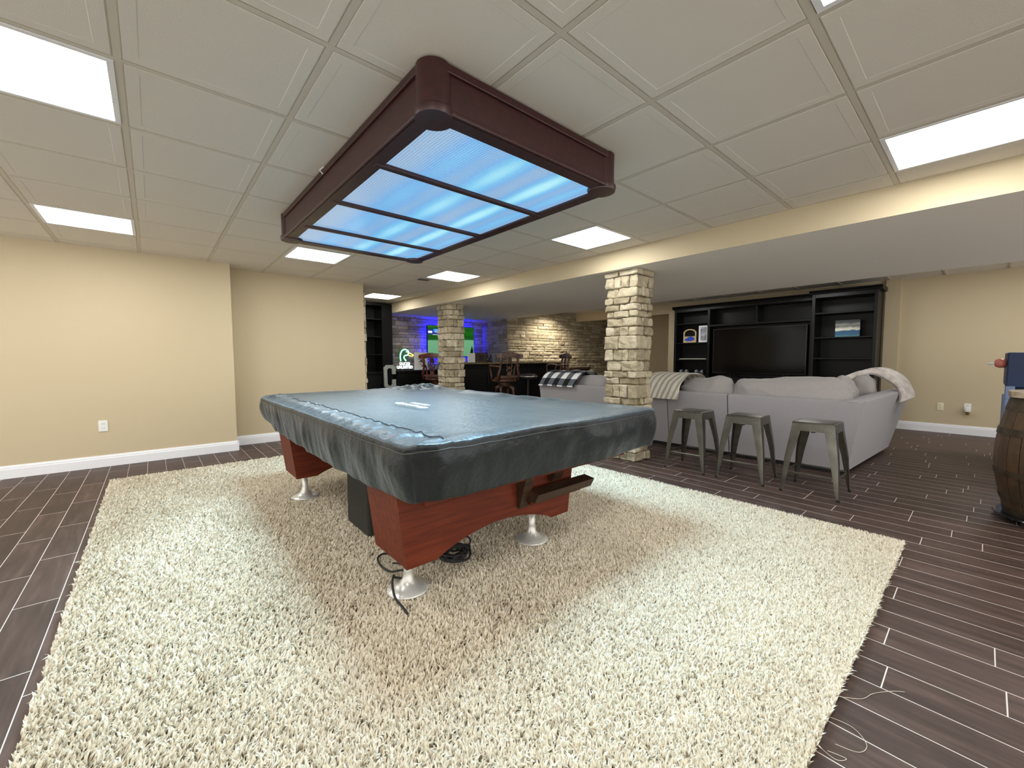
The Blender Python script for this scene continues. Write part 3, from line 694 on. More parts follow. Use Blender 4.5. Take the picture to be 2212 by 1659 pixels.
# ------------------------------------------------------------------ stools
def stool(label):
    t = thing('metal_stool', label, 'stool', group=None); H = .61; a = .150; b = .205
    mb = MB(); rr = .03
    mb.rbox(-a, a, -a, a, H-.022, H, .018, 4)
    o = mb.build('seat', gun, t, angle=40)
    mb = MB()
    for s in (-1, 1):
        mb.hexa([(-a+.01, s*(a+.006), H-.075), (a-.01, s*(a+.006), H-.075), (a-.01, s*(a+.003), H-.075), (-a+.01, s*(a+.003), H-.075), (-a+.01, s*a, H-.015), (a-.01, s*a, H-.015), (a-.01, s*(a-.004), H-.015), (-a+.01, s*(a-.004), H-.015)])
        mb.hexa([(s*(a+.006), -a+.01, H-.075), (s*(a+.006), a-.01, H-.075), (s*(a+.003), a-.01, H-.075), (s*(a+.003), -a+.01, H-.075), (s*a, -a+.01, H-.015), (s*a, a-.01, H-.015), (s*(a-.004), a-.01, H-.015), (s*(a-.004), -a+.01, H-.015)])
    mb.build('apron', gun, t)
    MB().box(-.15, .15, -.012, .012, H-.085, H-.08).box(-.012, .012, -.15, .15, H-.086, H-.081).build('cross_brace', gun_dark, t)
    for sx in (-1, 1):
        for sy in (-1, 1):
            mb = MB()
            # folded sheet leg: L section, wide at the top, narrowing down
            prof = []
            for zz, w_, off in ((H-.02, .075, a+.0), (H-.10, .072, a+.010), (.30, .052, a+.010+(b-a)*.50), (.06, .026, b-.004), (.012, .018, b)):
                prof.append([(off-w_, off+.0), (off-.012, off+.0), (off-.002, off-.002), (off, off-.012), (off, off-w_), (off-.003, off-w_), (off-.004, off-.014), (off-.006, off-.006), (off-.014, off-.004), (off-w_, off-.003)])
                prof[-1] = [(sx*p[0], sy*p[1], zz) for p in prof[-1]]
            n = 10; vs_ = [p for r_ in prof for p in r_]; fs = [(i*n+k, i*n+(k+1) % n, (i+1)*n+(k+1) % n, (i+1)*n+k) for i in range(len(prof)-1) for k in range(n)]+[tuple(range(n)), tuple((len(prof)-1)*n+k for k in range(n))[::-1]]
            mb.add(vs_, fs)
            # pressed slot rib along the outside corner
            mb.tube([(sx*(a+(b-a)*.54+.002), sy*(a+(b-a)*.54+.002), .27), (sx*(b-.012), sy*(b-.012), .10)], .005, 6)
            lg = mb.build('leg', gun, t, angle=30)
            MB().lathe([(.012, 0), (.013, .016), (.008, .018)], sx*(b-.006), sy*(b-.006), 10).build('rubber_foot', rubber, lg)
    mb = MB(); zf = .175; q = .185
    for s in (-1, 1):
        mb.rbox(-q, q, s*q-.003, s*q+.003, zf-.008, zf+.008, .0025, 1); mb.rbox(s*q-.003, s*q+.003, -q, q, zf-.008, zf+.008, .0025, 1)
    mb.build('foot_rail', silver if False else gun, t)
    return t
st = stool('grey metal backless stool nearest the stone column, left of three'); st['group'] = 'metal stools behind the sofa'; st.location = (4.235, 1.975, 0); st.rotation_euler = (0, 0, .02)
dup(st, (4.265, 1.465, 0), .04, 'grey metal backless stool in the middle of the three behind the sofa')
dup(st, (4.265, .915, 0), -.01, 'grey metal backless stool at the sofa corner, nearest the barrel')

# ------------------------------------------------------------------ sectional sofa
def sofa():
    t = thing('sectional_sofa', 'large grey fabric sectional sofa seen from behind the metal stools', 'sofa', (5.05, 2.8, 0)); lx, ly = 5.05, 2.8
    def B(mb, name, m, **k):
        o = mb.build(name, m, t, **k); o.matrix_parent_inverse = Matrix.Translation((-lx, -ly, 0)); return o
    g = .006
    def back(ya, yb, ca=False):
        # back panel, leaning outwards to the top
        def X(z): return 5.05-.10*(z-.05)/.68
        mb = MB(); rr = .02; sec = [(X(.05), .05), (X(.70), .70), (X(.725)+.006, .722), (X(.735)+.03, .735), (X(.735)+.16, .735), (X(.735)+.185, .722), (5.22, .05)]
        n = len(sec)
        def yy(y, z, end): return y
        vs_ = [(x, ya, z) for x, z in sec]+[(x, yb, z) for x, z in sec]
        if ca:  # mitred near corner follows the flared side
            vs_ = [(x, .835-.105*(z-.05)/.68, z) for x, z in sec]+[(x, yb, z) for x, z in sec]
        mb.add(vs_, [tuple(range(n))[::-1], tuple(range(n, 2*n))]+[(i, (i+1) % n, n+(i+1) % n, n+i) for i in range(n)])
        return B(mb, 'back_panel', sofa_m, angle=50)
    back(.73, 1.925-g, True); back(1.925+g, 2.665-g); back(2.665+g, 4.97)
    # flared side along x
    def S(x, z, o=0): 
        yb = .835-(x-5.05)*.055; return yb-.105*(z-.05)/.68+o
    xe = lambda z: 6.80+.55*(z-.05)/.70
    mb = MB(); nx_ = 14; rows = [(.05, 0), (.69, 0), (.722, .008), (.735, .03), (.735, .16), (.715, .19), (.05, .19)]
    vs_ = []
    for i in range(nx_+1):
        u = i/nx_
        for z, o_ in rows:
            zz = z+(.02*u if z > .6 else 0); x = 4.955+.10*(1-(z-.05)/.69)*1.0+u*(xe(z)-4.955-.10*(1-(z-.05)/.69)); vs_.append((x+(.02 if o_ > .1 else 0)*(1-u)*0, S(x, z, o_), zz))
    n = len(rows); fs = [(i*n+k, i*n+(k+1) % n, (i+1)*n+(k+1) % n, (i+1)*n+k) for i in range(nx_) for k in range(n)]+[tuple(range(n)), tuple(nx_*n+k for k in range(n))[::-1]]
    mb.add(vs_, fs); B(mb, 'side_panel', sofa_m, angle=50)
    # plinth, seats
    B(MB().box(5.10, 6.05, .90, 4.9, 0, .05).box(5.10, 6.75, .86, 1.75, 0.001, .051).build_dummy() if False else MB().box(5.10, 6.05, 1.76, 4.9, 0, .05).box(5.10, 6.72, .86, 1.75, 0, .05), 'plinth', black_mat)
    B(MB().rbox(5.21, 6.10, 1.72, 4.80, .05, .30, .02).rbox(5.21, 6.95, .96, 1.71, .05, .30, .02), 'seat_base', sofa_m)
    for ya, yb in ((1.93, 2.66), (2.67, 3.72), (3.73, 4.78)): B(MB().rbox(5.26, 6.14, ya, yb, .30, .46, .05, 4), 'seat_cushion', cush_m, smooth=True)
    B(MB().rbox(5.26, 6.95, 1.0, 1.92, .30, .46, .05, 4), 'seat_cushion', cush_m, smooth=True)
    B(MB().rbox(5.05, 6.1, 4.80, 4.965, .05, .62, .04, 4), 'arm', sofa_m, smooth=True)
    # loose back pillows leaning on the frame (thickness along x)
    def pil(x, y, z, th, wy, hz, rx=0, ry=.12, rz=0, seed=0, nz=.02, e=.45, yaw_=0):
        R = Matrix.Rotation(yaw_, 3, 'Z') @ Matrix.Rotation(ry, 3, 'Y') @ Matrix.Rotation(rx, 3, 'X') @ Matrix.Rotation(PI/2, 3, 'Y')
        # local: x-> height, y-> width, z-> thickness
        return B(MB().cushion(x, y, z, hz, wy, th, R, n=30, e=e, nz=nz, seed=seed), 'back_cushion', cush_m, smooth=True)
    pil(5.27, 1.42, .695, .34, 1.10, .47, rx=-.055, seed=1, nz=.045)
    pil(5.25, 2.28, .675, .30, .66, .46, rx=-.13, seed=2, nz=.04)
    pil(5.25, 3.24, .66, .28, 1.05, .44, rx=.03, seed=3)
    pil(5.25, 4.28, .66, .28, .98, .44, rx=-.02, seed=4)
    pil(5.98, 1.06, .70, .26, .66, .42, seed=5, yaw_=PI/2, ry=.15, nz=.035)
    pil(6.60, .98, .72, .26, .56, .44, seed=6, yaw_=PI/2, ry=.15, nz=.035)
sofa()
tag(MB().cushion(5.66, .98, .745, .42, .40, .16, Matrix.Rotation(PI/2-.3, 3, 'X') @ Matrix.Rotation(.25, 3, 'Z'), n=26, e=.5, nz=.02, seed=8).build('throw_pillow', cush_m, smooth=True), 'small grey pillow leaning inside the sofa corner', 'pillow')

# throws: a sheet along a path with thickness
def drape(path, wdir, width, nth=.012, nw=24, amp=.012, seed=0, taper=0, dens=10):
    pts = [Vector(p) for p in path]; W = Vector(wdir)
    # resample by Catmull-Rom
    P_ = []
    for i in range(len(pts)-1):
        a = pts[max(i-1, 0)]; b = pts[i]; c = pts[i+1]; d = pts[min(i+2, len(pts)-1)]
        for k in range(dens):
            q = k/dens; P_.append(.5*((2*b)+(-a+c)*q+(2*a-5*b+4*c-d)*q*q+(-a+3*b-3*c+d)*q**3))
    P_.append(pts[-1]); m = len(P_)-1
    def side(s):
        def fn(u, v):
            k = v*m; i = min(int(k), m-1); f = k-i; p = P_[i].lerp(P_[i+1], f); d = (P_[i+1]-P_[i]).normalized(); nrm = d.cross(W).normalized()
            wv = noise.noise(Vector((u*4+seed, v*3, seed)))*amp+noise.noise(Vector((u*11+seed, v*5, seed)))*amp*.4
            ww = width*(1-taper*v)+.02*noise.noise(Vector((v*5, seed, 3)))
            e = 1 if (0 < u < 1 and 0 < v < 1) else 0
            return p+W*((u-.5)*ww)+nrm*(wv+s*nth/2*e)
        return fn
    return MB().grid(side(1), nw, m).grid(side(-1), nw, m)
def plaid_mat():
    m, nt, p = nodes('buffalo_plaid'); L = nt.links; uv = N(nt, 'ShaderNodeTexCoord').outputs['UV']; sx = N(nt, 'ShaderNodeSeparateXYZ'); L.new(uv, sx.inputs[0])
    a = math_n(nt, 'GREATER_THAN', math_n(nt, 'FRACT', math_n(nt, 'MULTIPLY', sx.outputs[0], bv=3.6)), bv=.5); b = math_n(nt, 'GREATER_THAN', math_n(nt, 'FRACT', math_n(nt, 'MULTIPLY_ADD', sx.outputs[1], bv=2.6)), bv=.5)
    s = math_n(nt, 'MULTIPLY', math_n(nt, 'ADD', a, b), bv=.5); cr = N(nt, 'ShaderNodeValToRGB'); cr.color_ramp.interpolation = 'CONSTANT'; e = cr.color_ramp.elements
    e[0].color = c4(srgb(238, 238, 236)); e[1].position = .8; e[1].color = c4(srgb(14, 14, 16)); k = e.new(.3); k.color = c4(srgb(92, 96, 104)); L.new(s, cr.inputs[0]); L.new(cr.outputs[0], p.inputs['Base Color']); p.inputs['Roughness'].default_value = .95
    return m
def stripe_mat():
    m, nt, p = nodes('cream_grey_stripe'); L = nt.links; uv = N(nt, 'ShaderNodeTexCoord').outputs['UV']
    w_ = N(nt, 'ShaderNodeTexWave'); w_.inputs['Scale'].default_value = 1.7; w_.inputs['Distortion'].default_value = 3.0; w_.inputs['Detail'].default_value = 2; w_.inputs['Detail Scale'].default_value = 1.2
    mp = N(nt, 'ShaderNodeMapping'); mp.inputs['Rotation'].default_value = (0, 0, -.45); mp.inputs['Scale'].default_value = (1.4, 1, 1); L.new(uv, mp.inputs[0]); L.new(mp.outputs[0], w_.inputs[0])
    cr = N(nt, 'ShaderNodeValToRGB'); e = cr.color_ramp.elements; e[0].position = .3; e[0].color = c4(srgb(172, 166, 154)); e[1].position = .52; e[1].color = c4(srgb(222, 217, 204)); L.new(w_.outputs['Fac'], cr.inputs[0]); L.new(cr.outputs[0], p.inputs['Base Color']); p.inputs['Roughness'].default_value = .95
    return m
tag(drape([(5.55, 4.52, .80), (5.40, 4.53, .915), (5.22, 4.54, .935), (5.08, 4.54, .90), (4.97, 4.55, .80), (4.90, 4.56, .70)], (0, -1, 0), .78, nth=.03, amp=.014, seed=2).build('throw_blanket', plaid_mat(), smooth=True), 'black and white checked blanket folded over the left end of the sofa back', 'blanket')
tag(drape([(5.55, 2.68, .82), (5.42, 2.68, .93), (5.22, 2.68, .95), (5.05, 2.69, .93), (4.935, 2.71, .84), (4.90, 2.72, .73), (4.895, 2.73, .63)], (0, -1, 0), .56, nth=.02, amp=.012, seed=5, taper=.16).build('throw_blanket', stripe_mat(), smooth=True), 'cream blanket with grey wavy stripes hanging over the sofa back by the column', 'blanket')
fur = mat('white_plush', srgb(226, 220, 214), .95, col2=srgb(176, 162, 152), scale=9, bump=.6, bscale=50, sheen=.4)
tag(drape([(6.1, 1.2, .82), (6.35, 1.05, .92), (6.6, .95, .975), (6.78, .85, .985), (6.88, .74, .92), (6.86, .65, .83), (6.74, .60, .73), (6.64, .585, .65)], Vector((.9, -.2, .1)).normalized(), .34, nth=.05, amp=.02, seed=9).build('throw_blanket', fur, smooth=True), 'fluffy white blanket arched over the right end of the sofa', 'blanket')

# ------------------------------------------------------------------ wall unit
def wall_unit():
    t = thing('entertainment_center', 'black built-in wall unit with open shelves around a large dark television', 'wall unit', (8.9, 2.8, 0)); lx, ly = 8.9, 2.8
    def B(mb, name, m, **k):
        o = mb.build(name, m, t, **k); o.matrix_parent_inverse = Matrix.Translation((-lx, -ly, 0)); return o
    XF, XB = 8.75, 9.08; w_ = .045
    def carcass(y0, y1, xf, top, name='tower'):
        mb = MB(); mb.rbox(xf, XB, y0, y0+w_, .02, top, .003, 1).rbox(xf, XB, y1-w_, y1, .02, top, .003, 1).box(XB-.015, XB, y0+w_, y1-w_, .02, top).rbox(xf, XB-.016, y0+w_, y1-w_, top-.07, top, .003, 1).box(xf+.004, XB-.016, y0+w_, y1-w_, .02, .80)
        return B(mb, name, black_wood)
    carcass(3.79, 4.56, XF, 2.215, 'left_tower'); carcass(1.14, 2.0, 8.60, 2.235, 'right_tower')
    for z in (1.90, 1.485, 1.125): B(MB().rbox(XF+.01, XB-.016, 3.835, 4.515, z-.022, z, .002, 1), 'shelf', black_wood)
    for z in (1.915, 1.50, 1.15): B(MB().rbox(8.62, XB-.016, 1.185, 1.955, z-.022, z, .002, 1), 'shelf', black_wood)
    mb = MB(); mb.box(XB-.015, XB, 2.0, 3.79, .02, 2.215).rbox(XF, XB-.016, 2.0, 3.79, 2.155, 2.215, .003, 1).rbox(XF, XB-.016, 2.0, 3.79, 1.80, 1.84, .003, 1).rbox(XF, XB-.016, 2.90, 2.935, 1.84, 2.155, .003, 1).rbox(XF, XF+.03, 2.0, 2.05, .76, 1.80, .003, 1).box(XF, XB-.016, 2.0, 3.79, .02, .76)
    B(mb, 'center_bridge', black_wood)
    # crown
    def crown(y0, y1, xf, z):
        pts = [(xf, z-.01), (xf-.012, z), (xf-.016, z+.015), (xf-.04, z+.038), (xf-.048, z+.055), (XB, z+.055), (XB, z-.01)]
        return MB().prism(pts, y0, y1, 'y')
    B(crown(1.09, 2.04, 8.60, 2.235), 'crown_moulding', black_wood); B(crown(2.04, 4.60, XF, 2.215), 'crown_moulding', black_wood)
    # lower doors
    for y0, y1, xf in ((1.17, 1.56, 8.60), (1.575, 1.97, 8.60), (2.03, 2.6, XF), (2.62, 3.18, XF), (3.2, 3.76, XF), (3.83, 4.17, XF), (4.18, 4.52, XF)):
        d = MB().rbox(xf-.02, xf-.001, y0, y1, .10, .74, .004, 1).rbox(xf-.026, xf-.019, y0+.05, y1-.05, .15, .69, .003, 1); d = B(d, 'door', black_wood)
        k = MB().lathe([(.012, 0), (.016, .012), (.006, .02)], 0, 0, 10).build('knob', silver, d); k.location = (xf-.026, y1-.03, .6); k.rotation_euler = (0, -PI/2, 0)
wall_unit()
def television(name, label, y0, y1, z0, z1, x):
    t = thing(name, label, 'television', (x, (y0+y1)/2, z0)); 
    def B(mb, nm, m): o = mb.build(nm, m, t); o.matrix_parent_inverse = Matrix.Translation((-x, -(y0+y1)/2, -z0)); return o
    B(MB().rbox(x, x+.05, y0, y1, z0, z1, .006), 'housing', black_gloss)
    B(MB().box(x-.002, x-.0003, y0+.012, y1-.012, z0+.02, z1-.012), 'screen', mat('dark_glass_screen', (.005, .004, .0035), .12, spec=.12))
    B(MB().box(x-.003, x+.03, y0-.001, y0+.008, z0, z1).box(x-.003, x+.03, y1-.008, y1+.001, z0, z1).box(x-.003, x+.03, y0, y1, z1-.008, z1+.001), 'bezel', gun_dark)
    for q in (y0+.35, y1-.35): B(MB().rbox(x-.03, x+.12, q-.15, q+.15, z0-.08, z0-.068, .004).box(x+.01, x+.04, q-.02, q+.02, z0-.07, z0+.01), 'stand_foot', black_gloss)
television('television', 'large switched-off television in the middle of the black wall unit', 2.10, 3.73, .84, 1.745, 8.80)

# items on the unit shelves
def plaque():
    t = thing('wooden_plaque', 'arched wooden plaque with a blue state shape on the left shelf', 'plaque', (8.80, 4.23, 1.486)); wd = .28; h = .30
    out = [(-wd/2, 0), (wd/2, 0), (wd/2, h*.72)]+[(wd/2*math.cos(a), h*.72+h*.28*math.sin(a)) for a in np.linspace(.15, PI-.15, 12)]+[(-wd/2, h*.72)]
    woodc = mat('light_pine', srgb(206, 178, 126), .6, var=.15, scale=20)
    # body below, arch frame above
    mb = MB().prism([(-wd/2, 0), (wd/2, 0), (wd/2, h*.45), (-wd/2, h*.45)], 0, .02, 'x')
    arc = [(wd/2*math.cos(a), h*.70+h*.28*math.sin(a)) for a in np.linspace(0, PI, 14)]; ar2 = [((wd/2-.025)*math.cos(a), h*.66+(h*.24)*math.sin(a)) for a in np.linspace(0, PI, 14)]
    for i in range(13): mb.prism([arc[i], arc[i+1], ar2[i+1], ar2[i]], 0, .02, 'x')
    mb.prism([(wd/2-.025, h*.45), (wd/2, h*.45), (wd/2, h*.70), (wd/2-.025, h*.66)], 0, .02, 'x').prism([(-wd/2, h*.45), (-wd/2+.025, h*.45), (-wd/2+.025, h*.66), (-wd/2, h*.70)], 0, .02, 'x')
    mb.build('frame', woodc, t)
    ky = [(.12, .06), (.05, .03), (-.05, .035), (-.11, .06), (-.10, .09), (-.085, .12), (-.06, .115), (-.03, .14), (.0, .125), (.03, .12), (.055, .10), (.09, .085)]
    MB().prism([(p[0], p[1]) for p in ky], -.004, 0, 'x').build('blue_shape', mat('blue_paint', srgb(30, 70, 180), .5), t); return t
plaque()
def picture(name, label, loc, rz, wd, h, frame_m, pic_m, b=.025, cat='picture', tilt=0):
    t = thing(name, label, cat, loc, rz)
    mb = MB().box(-wd/2, wd/2, 0, .018, 0, b).box(-wd/2, wd/2, 0, .018, h-b, h).box(-wd/2, -wd/2+b, 0, .018, b, h-b).box(wd/2-b, wd/2, 0, .018, b, h-b); mb.build('frame', frame_m, t)
    MB().box(-wd/2+b*.9, wd/2-b*.9, .006, .014, b*.9, h-b*.9).build('print', pic_m, t); return t
photo = mat('photo_print', srgb(52, 44, 44), .4, col2=srgb(200, 205, 215), scale=9)
picture('photo_frame', 'white framed photo of a person beside the blue and wood plaque', (8.80, 3.935, 1.486), -PI/2, .20, .35, white_trim, photo, .035)
tag(MB().rbox(8.79, 9.0, 3.87, 4.45, 1.126, 1.142, .003).build('magazine', mat('glossy_pale_paper', srgb(200, 205, 180), .25)), 'thin pale magazine lying on the lower left shelf', 'magazine')
def dumbbell(label, y, x=8.84):
    t = thing('dumbbell', label, 'dumbbell', (x, y, .80), 0, 'dumbbells on the bottom shelf')
    g_ = mat('grey_vinyl', srgb(110, 112, 116), .5)
    for s in (-1, 1):
        mb = MB().lathe([(.02, -.03), (.045, -.026), (.052, 0), (.045, .026), (.02, .03)], n=8); o = mb.build('weight_head', g_, t, angle=30); o.rotation_euler = (PI/2, 0, 0); o.location = (0, s*.06, .052)
    MB().tube([(0, -.06, .052), (0, .06, .052)], .012, 10).build('handle', gun, t, smooth=True)
dumbbell('grey dumbbell at the left end of the bottom shelf', 4.36); dumbbell('grey dumbbell at the right end of the bottom shelf, closer to the television', 4.02)
m, nt, p = nodes('seascape_paint'); L = nt.links; co = N(nt, 'ShaderNodeTexCoord').outputs['Object']; sx = N(nt, 'ShaderNodeSeparateXYZ'); L.new(co, sx.inputs[0])
nz = N(nt, 'ShaderNodeTexNoise'); nz.inputs['Scale'].default_value = 10; mp = N(nt, 'ShaderNodeMapping'); mp.inputs['Scale'].default_value = (1, 1, 4); L.new(co, mp.inputs[0]); L.new(mp.outputs[0], nz.inputs[0])
h_ = math_n(nt, 'ADD', math_n(nt, 'DIVIDE', sx.outputs[2], bv=.28), math_n(nt, 'MULTIPLY_ADD', nz.outputs['Fac'], bv=.22)); h_.node.inputs[1].links[0].from_node.inputs[2].default_value = -.11
cr = N(nt, 'ShaderNodeValToRGB'); e = cr.color_ramp.elements; e[0].position = 0; e[0].color = c4(srgb(110, 160, 175)); e[1].position = 1; e[1].color = c4(srgb(46, 50, 50))
for pos, c in ((.12, (60, 110, 140)), (.36, (40, 95, 135)), (.42, (235, 232, 215)), (.5, (230, 228, 210)), (.62, (110, 112, 104)), (.75, (150, 152, 142)), (.85, (70, 74, 72))): k = e.new(pos); k.color = c4(srgb(*c))
L.new(h_, cr.inputs[0]); L.new(cr.outputs[0], p.inputs['Base Color']); p.inputs['Roughness'].default_value = .5; sea = m
tag(MB().rbox(-.165, .165, 0, .02, 0, .285, .003, 1).build('painting', sea), 'small unframed seascape canvas on the right tower shelf', 'painting'); bpy.data.objects['painting'].location = (8.80, 1.54, 1.50); bpy.data.objects['painting'].rotation_euler = (0, 0, -PI/2)

# ------------------------------------------------------------------ outlets
def outlet(label, loc, rz, m_, wd=.072, h=.118, plug=False):
    t = thing('wall_outlet', label, 'outlet', loc, rz); MB().rbox(-wd/2, wd/2, -.006, 0, -h/2, h/2, .002, 1).build('cover_plate', m_, t)
    for s in (-1, 1):
        if plug and s < 0: continue
        r = MB().rbox(-.017, .017, -.009, -.005, s*.021-.014, s*.021+.014, .002, 1).build('receptacle', m_, t)
        MB().box(-.008, -.005, -.010, -.008, s*.021-.002, s*.021+.008).box(.005, .008, -.010, -.008, s*.021-.002, s*.021+.008).build('slot', slot_dark, r)
    return t
outlet('white double outlet on the left wall', (-.424, 6.169, .44), 0, white_pl)
outlet('ivory double outlet on the right wall near the sofa', (9.099, .42, .40), -PI/2, ivory_pl)
o2 = outlet('white double outlet on the right wall with a plug-in freshener', (9.099, .14, .41), -PI/2, white_pl, plug=True)
t = thing('air_freshener', 'white plug-in air freshener with a brown bottle in the outlet nearer the barrel', 'air freshener', (9.06, .135, .36)); MB().rbox(-.03, .028, -.028, .028, -.015, .05, .01).build('body', white_pl, t); MB().lathe([(.018, -.06), (.022, -.045), (.022, -.022), (.012, -.014)], n=14).build('bottle', mat('amber_bottle', srgb(120, 92, 50), .2), t)

# ------------------------------------------------------------------ barrel and blue cabinet
def barrel():
    cx, cy = 4.62, -.40
    t = thing('whiskey_barrel', 'old dark whiskey barrel cut by the right picture edge', 'barrel', (cx, cy, .05)); H = .82; n = 26
    prof = lambda z: .265+.065*math.sin(PI*z/H)
    bw = mat('weathered_oak', srgb(88, 66, 42), .5, col2=srgb(30, 20, 14), scale=5, stretch=(1, 1, .35), bump=.5, bscale=40)
    mb = MB(); nz_ = 14
    for k in range(n):
        a0, a1 = 2*PI*k/n+.008, 2*PI*(k+1)/n-.008; vs_ = []
        for i in range(nz_+1):
            z = H*i/nz_; r = prof(z)
            for a in (a0, (a0+a1)/2, a1): vs_.append((r*math.cos(a), r*math.sin(a), z))
            for a in (a1, a0): vs_.append(((r-.03)*math.cos(a), (r-.03)*math.sin(a), z))
        fs = [(i*5+q, i*5+(q+1) % 5, (i+1)*5+(q+1) % 5, (i+1)*5+q) for i in range(nz_) for q in range(5)]+[(4, 3, 2, 1, 0), tuple(nz_*5+q for q in range(5))]; mb.add(vs_, fs)
    mb.build('staves', bw, t, angle=35)
    MB().lathe([(.24, .03), (.24, .05)], n=32).lathe([(.24, H-.05), (.24, H-.03)], n=32).build('head', bw, t)
    hoop = mat('rusty_iron_hoop', srgb(58, 50, 42), .5, metal=.6, col2=srgb(90, 78, 60), scale=12)
    for z, hh in ((.0, .045), (.10, .04), (.27, .045), (.56, .045), (.73, .04), (H-.05, .05)):
        MB().lathe([(prof(z)+.001, z), (prof(z)+.005, z), (prof(min(z+hh, H))+.005, z+hh), (prof(min(z+hh, H))+.001, z+hh)], n=48).build('hoop', hoop, t, angle=40)
    d = thing('barrel_dolly', 'round black wheeled dolly beneath the whiskey barrel', 'dolly', (cx, cy, 0)); MB().lathe([(.29, .028), (.315, .03), (.32, .040), (.315, .049), (.26, .0495)], n=48).build('ring', black_gloss, d, angle=40)
    for k in range(4):
        a = PI/4+k*PI/2; MB().tube([(.25*math.cos(a)-.012, .25*math.sin(a), .0145), (.25*math.cos(a)+.012, .25*math.sin(a), .0145)], .0145, 14).build('wheel', rubber, d)
    s = MB(); pts = []
    for k in range(40):
        a = 2*PI*k/40; r = .285+.012*noise.noise(Vector((math.cos(a)*2, math.sin(a)*2, 1)))+.006*math.sin(a*7); pts.append((cx+r*math.cos(a), cy+r*math.sin(a)))
    s.prism(pts, .872, .912, 'z'); tag(s.build('wood_slab', mat('pale_weathered_slab', srgb(196, 180, 156), .6, col2=srgb(120, 100, 80), scale=6, stretch=(1, 4, 1), bump=.4, bscale=30), angle=30), 'round pale weathered wood slab lying on top of the barrel', 'slab')
barrel()
t = thing('game_cabinet', 'navy blue game cabinet with a pale blue side behind the barrel', 'game cabinet', (6.9, -.55, 0))
navy = mat('navy_paint', srgb(16, 40, 84), .5, var=.2, scale=5); pale = mat('pale_blue_paint', srgb(120, 138, 176), .5)
MB().rbox(-.40, .55, -.65, .40, .845, 1.20, .01).build('upper_box', navy, t); MB().rbox(-.39, .53, -.62, .385, .73, .845, .005, 1).build('inset_band', black_mat, t)
MB().rbox(-.41, .50, -.60, .405, .0, .73, .01).rbox(-.405, -.33, .34, .402, .73, .86, .004, 1).build('lower_body', pale, t)
MB().tube([(-.30, .40, 1.09), (-.30, .53, 1.085)], .014, 10).build('rod', white_pl, t, smooth=True)
h = MB().lathe([(.02, 0), (.045, .01), (.05, .05), (.035, .08), (.015, .085)], n=16).build('handle', mat('pink_plastic', srgb(206, 120, 104), .4), t, smooth=True); h.location = (-.30, .40, 1.09); h.rotation_euler = (-PI/2, 0, 0)

# ------------------------------------------------------------------ bookcase by the bar
def bookcase():
    t = thing('bookcase', 'tall black bookcase with empty shelves behind the left wall end', 'bookcase', (3.2, 8.5, 0)); lx, ly = 3.2, 8.5
    def B(mb, name, m): o = mb.build(name, m, t); o.matrix_parent_inverse = Matrix.Translation((-lx, -ly, 0)); return o
    x0, x1, yf, yb, H = 2.68, 3.87, 8.30, 8.70, 2.30
    mb = MB().rbox(x0, x0+.04, yf, yb, 0, H, .003, 1).rbox(3.64, x1, yf, yb, 0, H, .003, 1).box(x0+.04, 3.64, yb-.015, yb, 0, H).rbox(x0+.04, 3.64, yf, yb-.016, H-.05, H, .003, 1).rbox(x0+.04, 3.64, yf-.02, yb-.016, .84, .88, .003, 1).box(x0+.04, 3.64, yf+.02, yb-.016, 0.03, .84)
    B(mb, 'carcass', black_wood)
    for z in (1.98, 1.62, 1.25): B(MB().rbox(x0+.04, 3.64, yf+.01, yb-.016, z-.022, z, .002, 1), 'shelf', black_wood)
    for a, b in ((x0+.05, 3.18), (3.19, 3.63)): B(MB().rbox(a, b, yf, yf+.018, .06, .82, .004, 1), 'door', black_wood)
bookcase()

# ------------------------------------------------------------------ back counter, bar
granite = mat('dark_polished_stone', srgb(46, 40, 38), .15, var=.5, scale=60)
t = thing('back_counter', 'low black cabinets with a dark polished top under the green television', 'counter', (5.2, 8.4, 0)); lx, ly = 5.2, 8.4
def BC(mb, nm, m, **k): o = mb.build(nm, m, t, **k); o.matrix_parent_inverse = Matrix.Translation((-lx, -ly, 0)); return o
BC(MB().box(3.90, 6.50, 8.18, 8.63, 0, .87), 'cabinet_body', black_wood); BC(MB().rbox(3.885, 6.51, 8.14, 8.635, .87, .905, .006, 2), 'countertop', granite)
for k in range(5): BC(MB().rbox(3.93+k*.52, 4.42+k*.52, 8.16, 8.179, .08, .84, .004, 1), 'door', black_wood)
t = thing('home_bar', 'long black bar counter with a narrow wooden top behind the carved chair', 'bar', (6, 6.9, 0)); lx, ly = 6, 6.9
bar_top = wood_mat('bar_top_wood', srgb(92, 80, 56), srgb(140, 122, 88), .3, axis=0)
BC(MB().box(4.62, 7.55, 6.78, 7.02, 0, 1.04), 'bar_body', black_wood); BC(MB().rbox(4.50, 7.66, 6.62, 7.12, 1.04, 1.075, .008, 2), 'bar_top', bar_top)
for k in range(5): BC(MB().rbox(4.66+k*.58, 5.20+k*.58, 6.765, 6.779, .10, .95, .004, 1), 'front_panel', black_wood)
BC(MB().tube([(4.66, 6.68, .20), (7.5, 6.68, .20)], .02, 12), 'foot_rail', gun_dark, smooth=True)
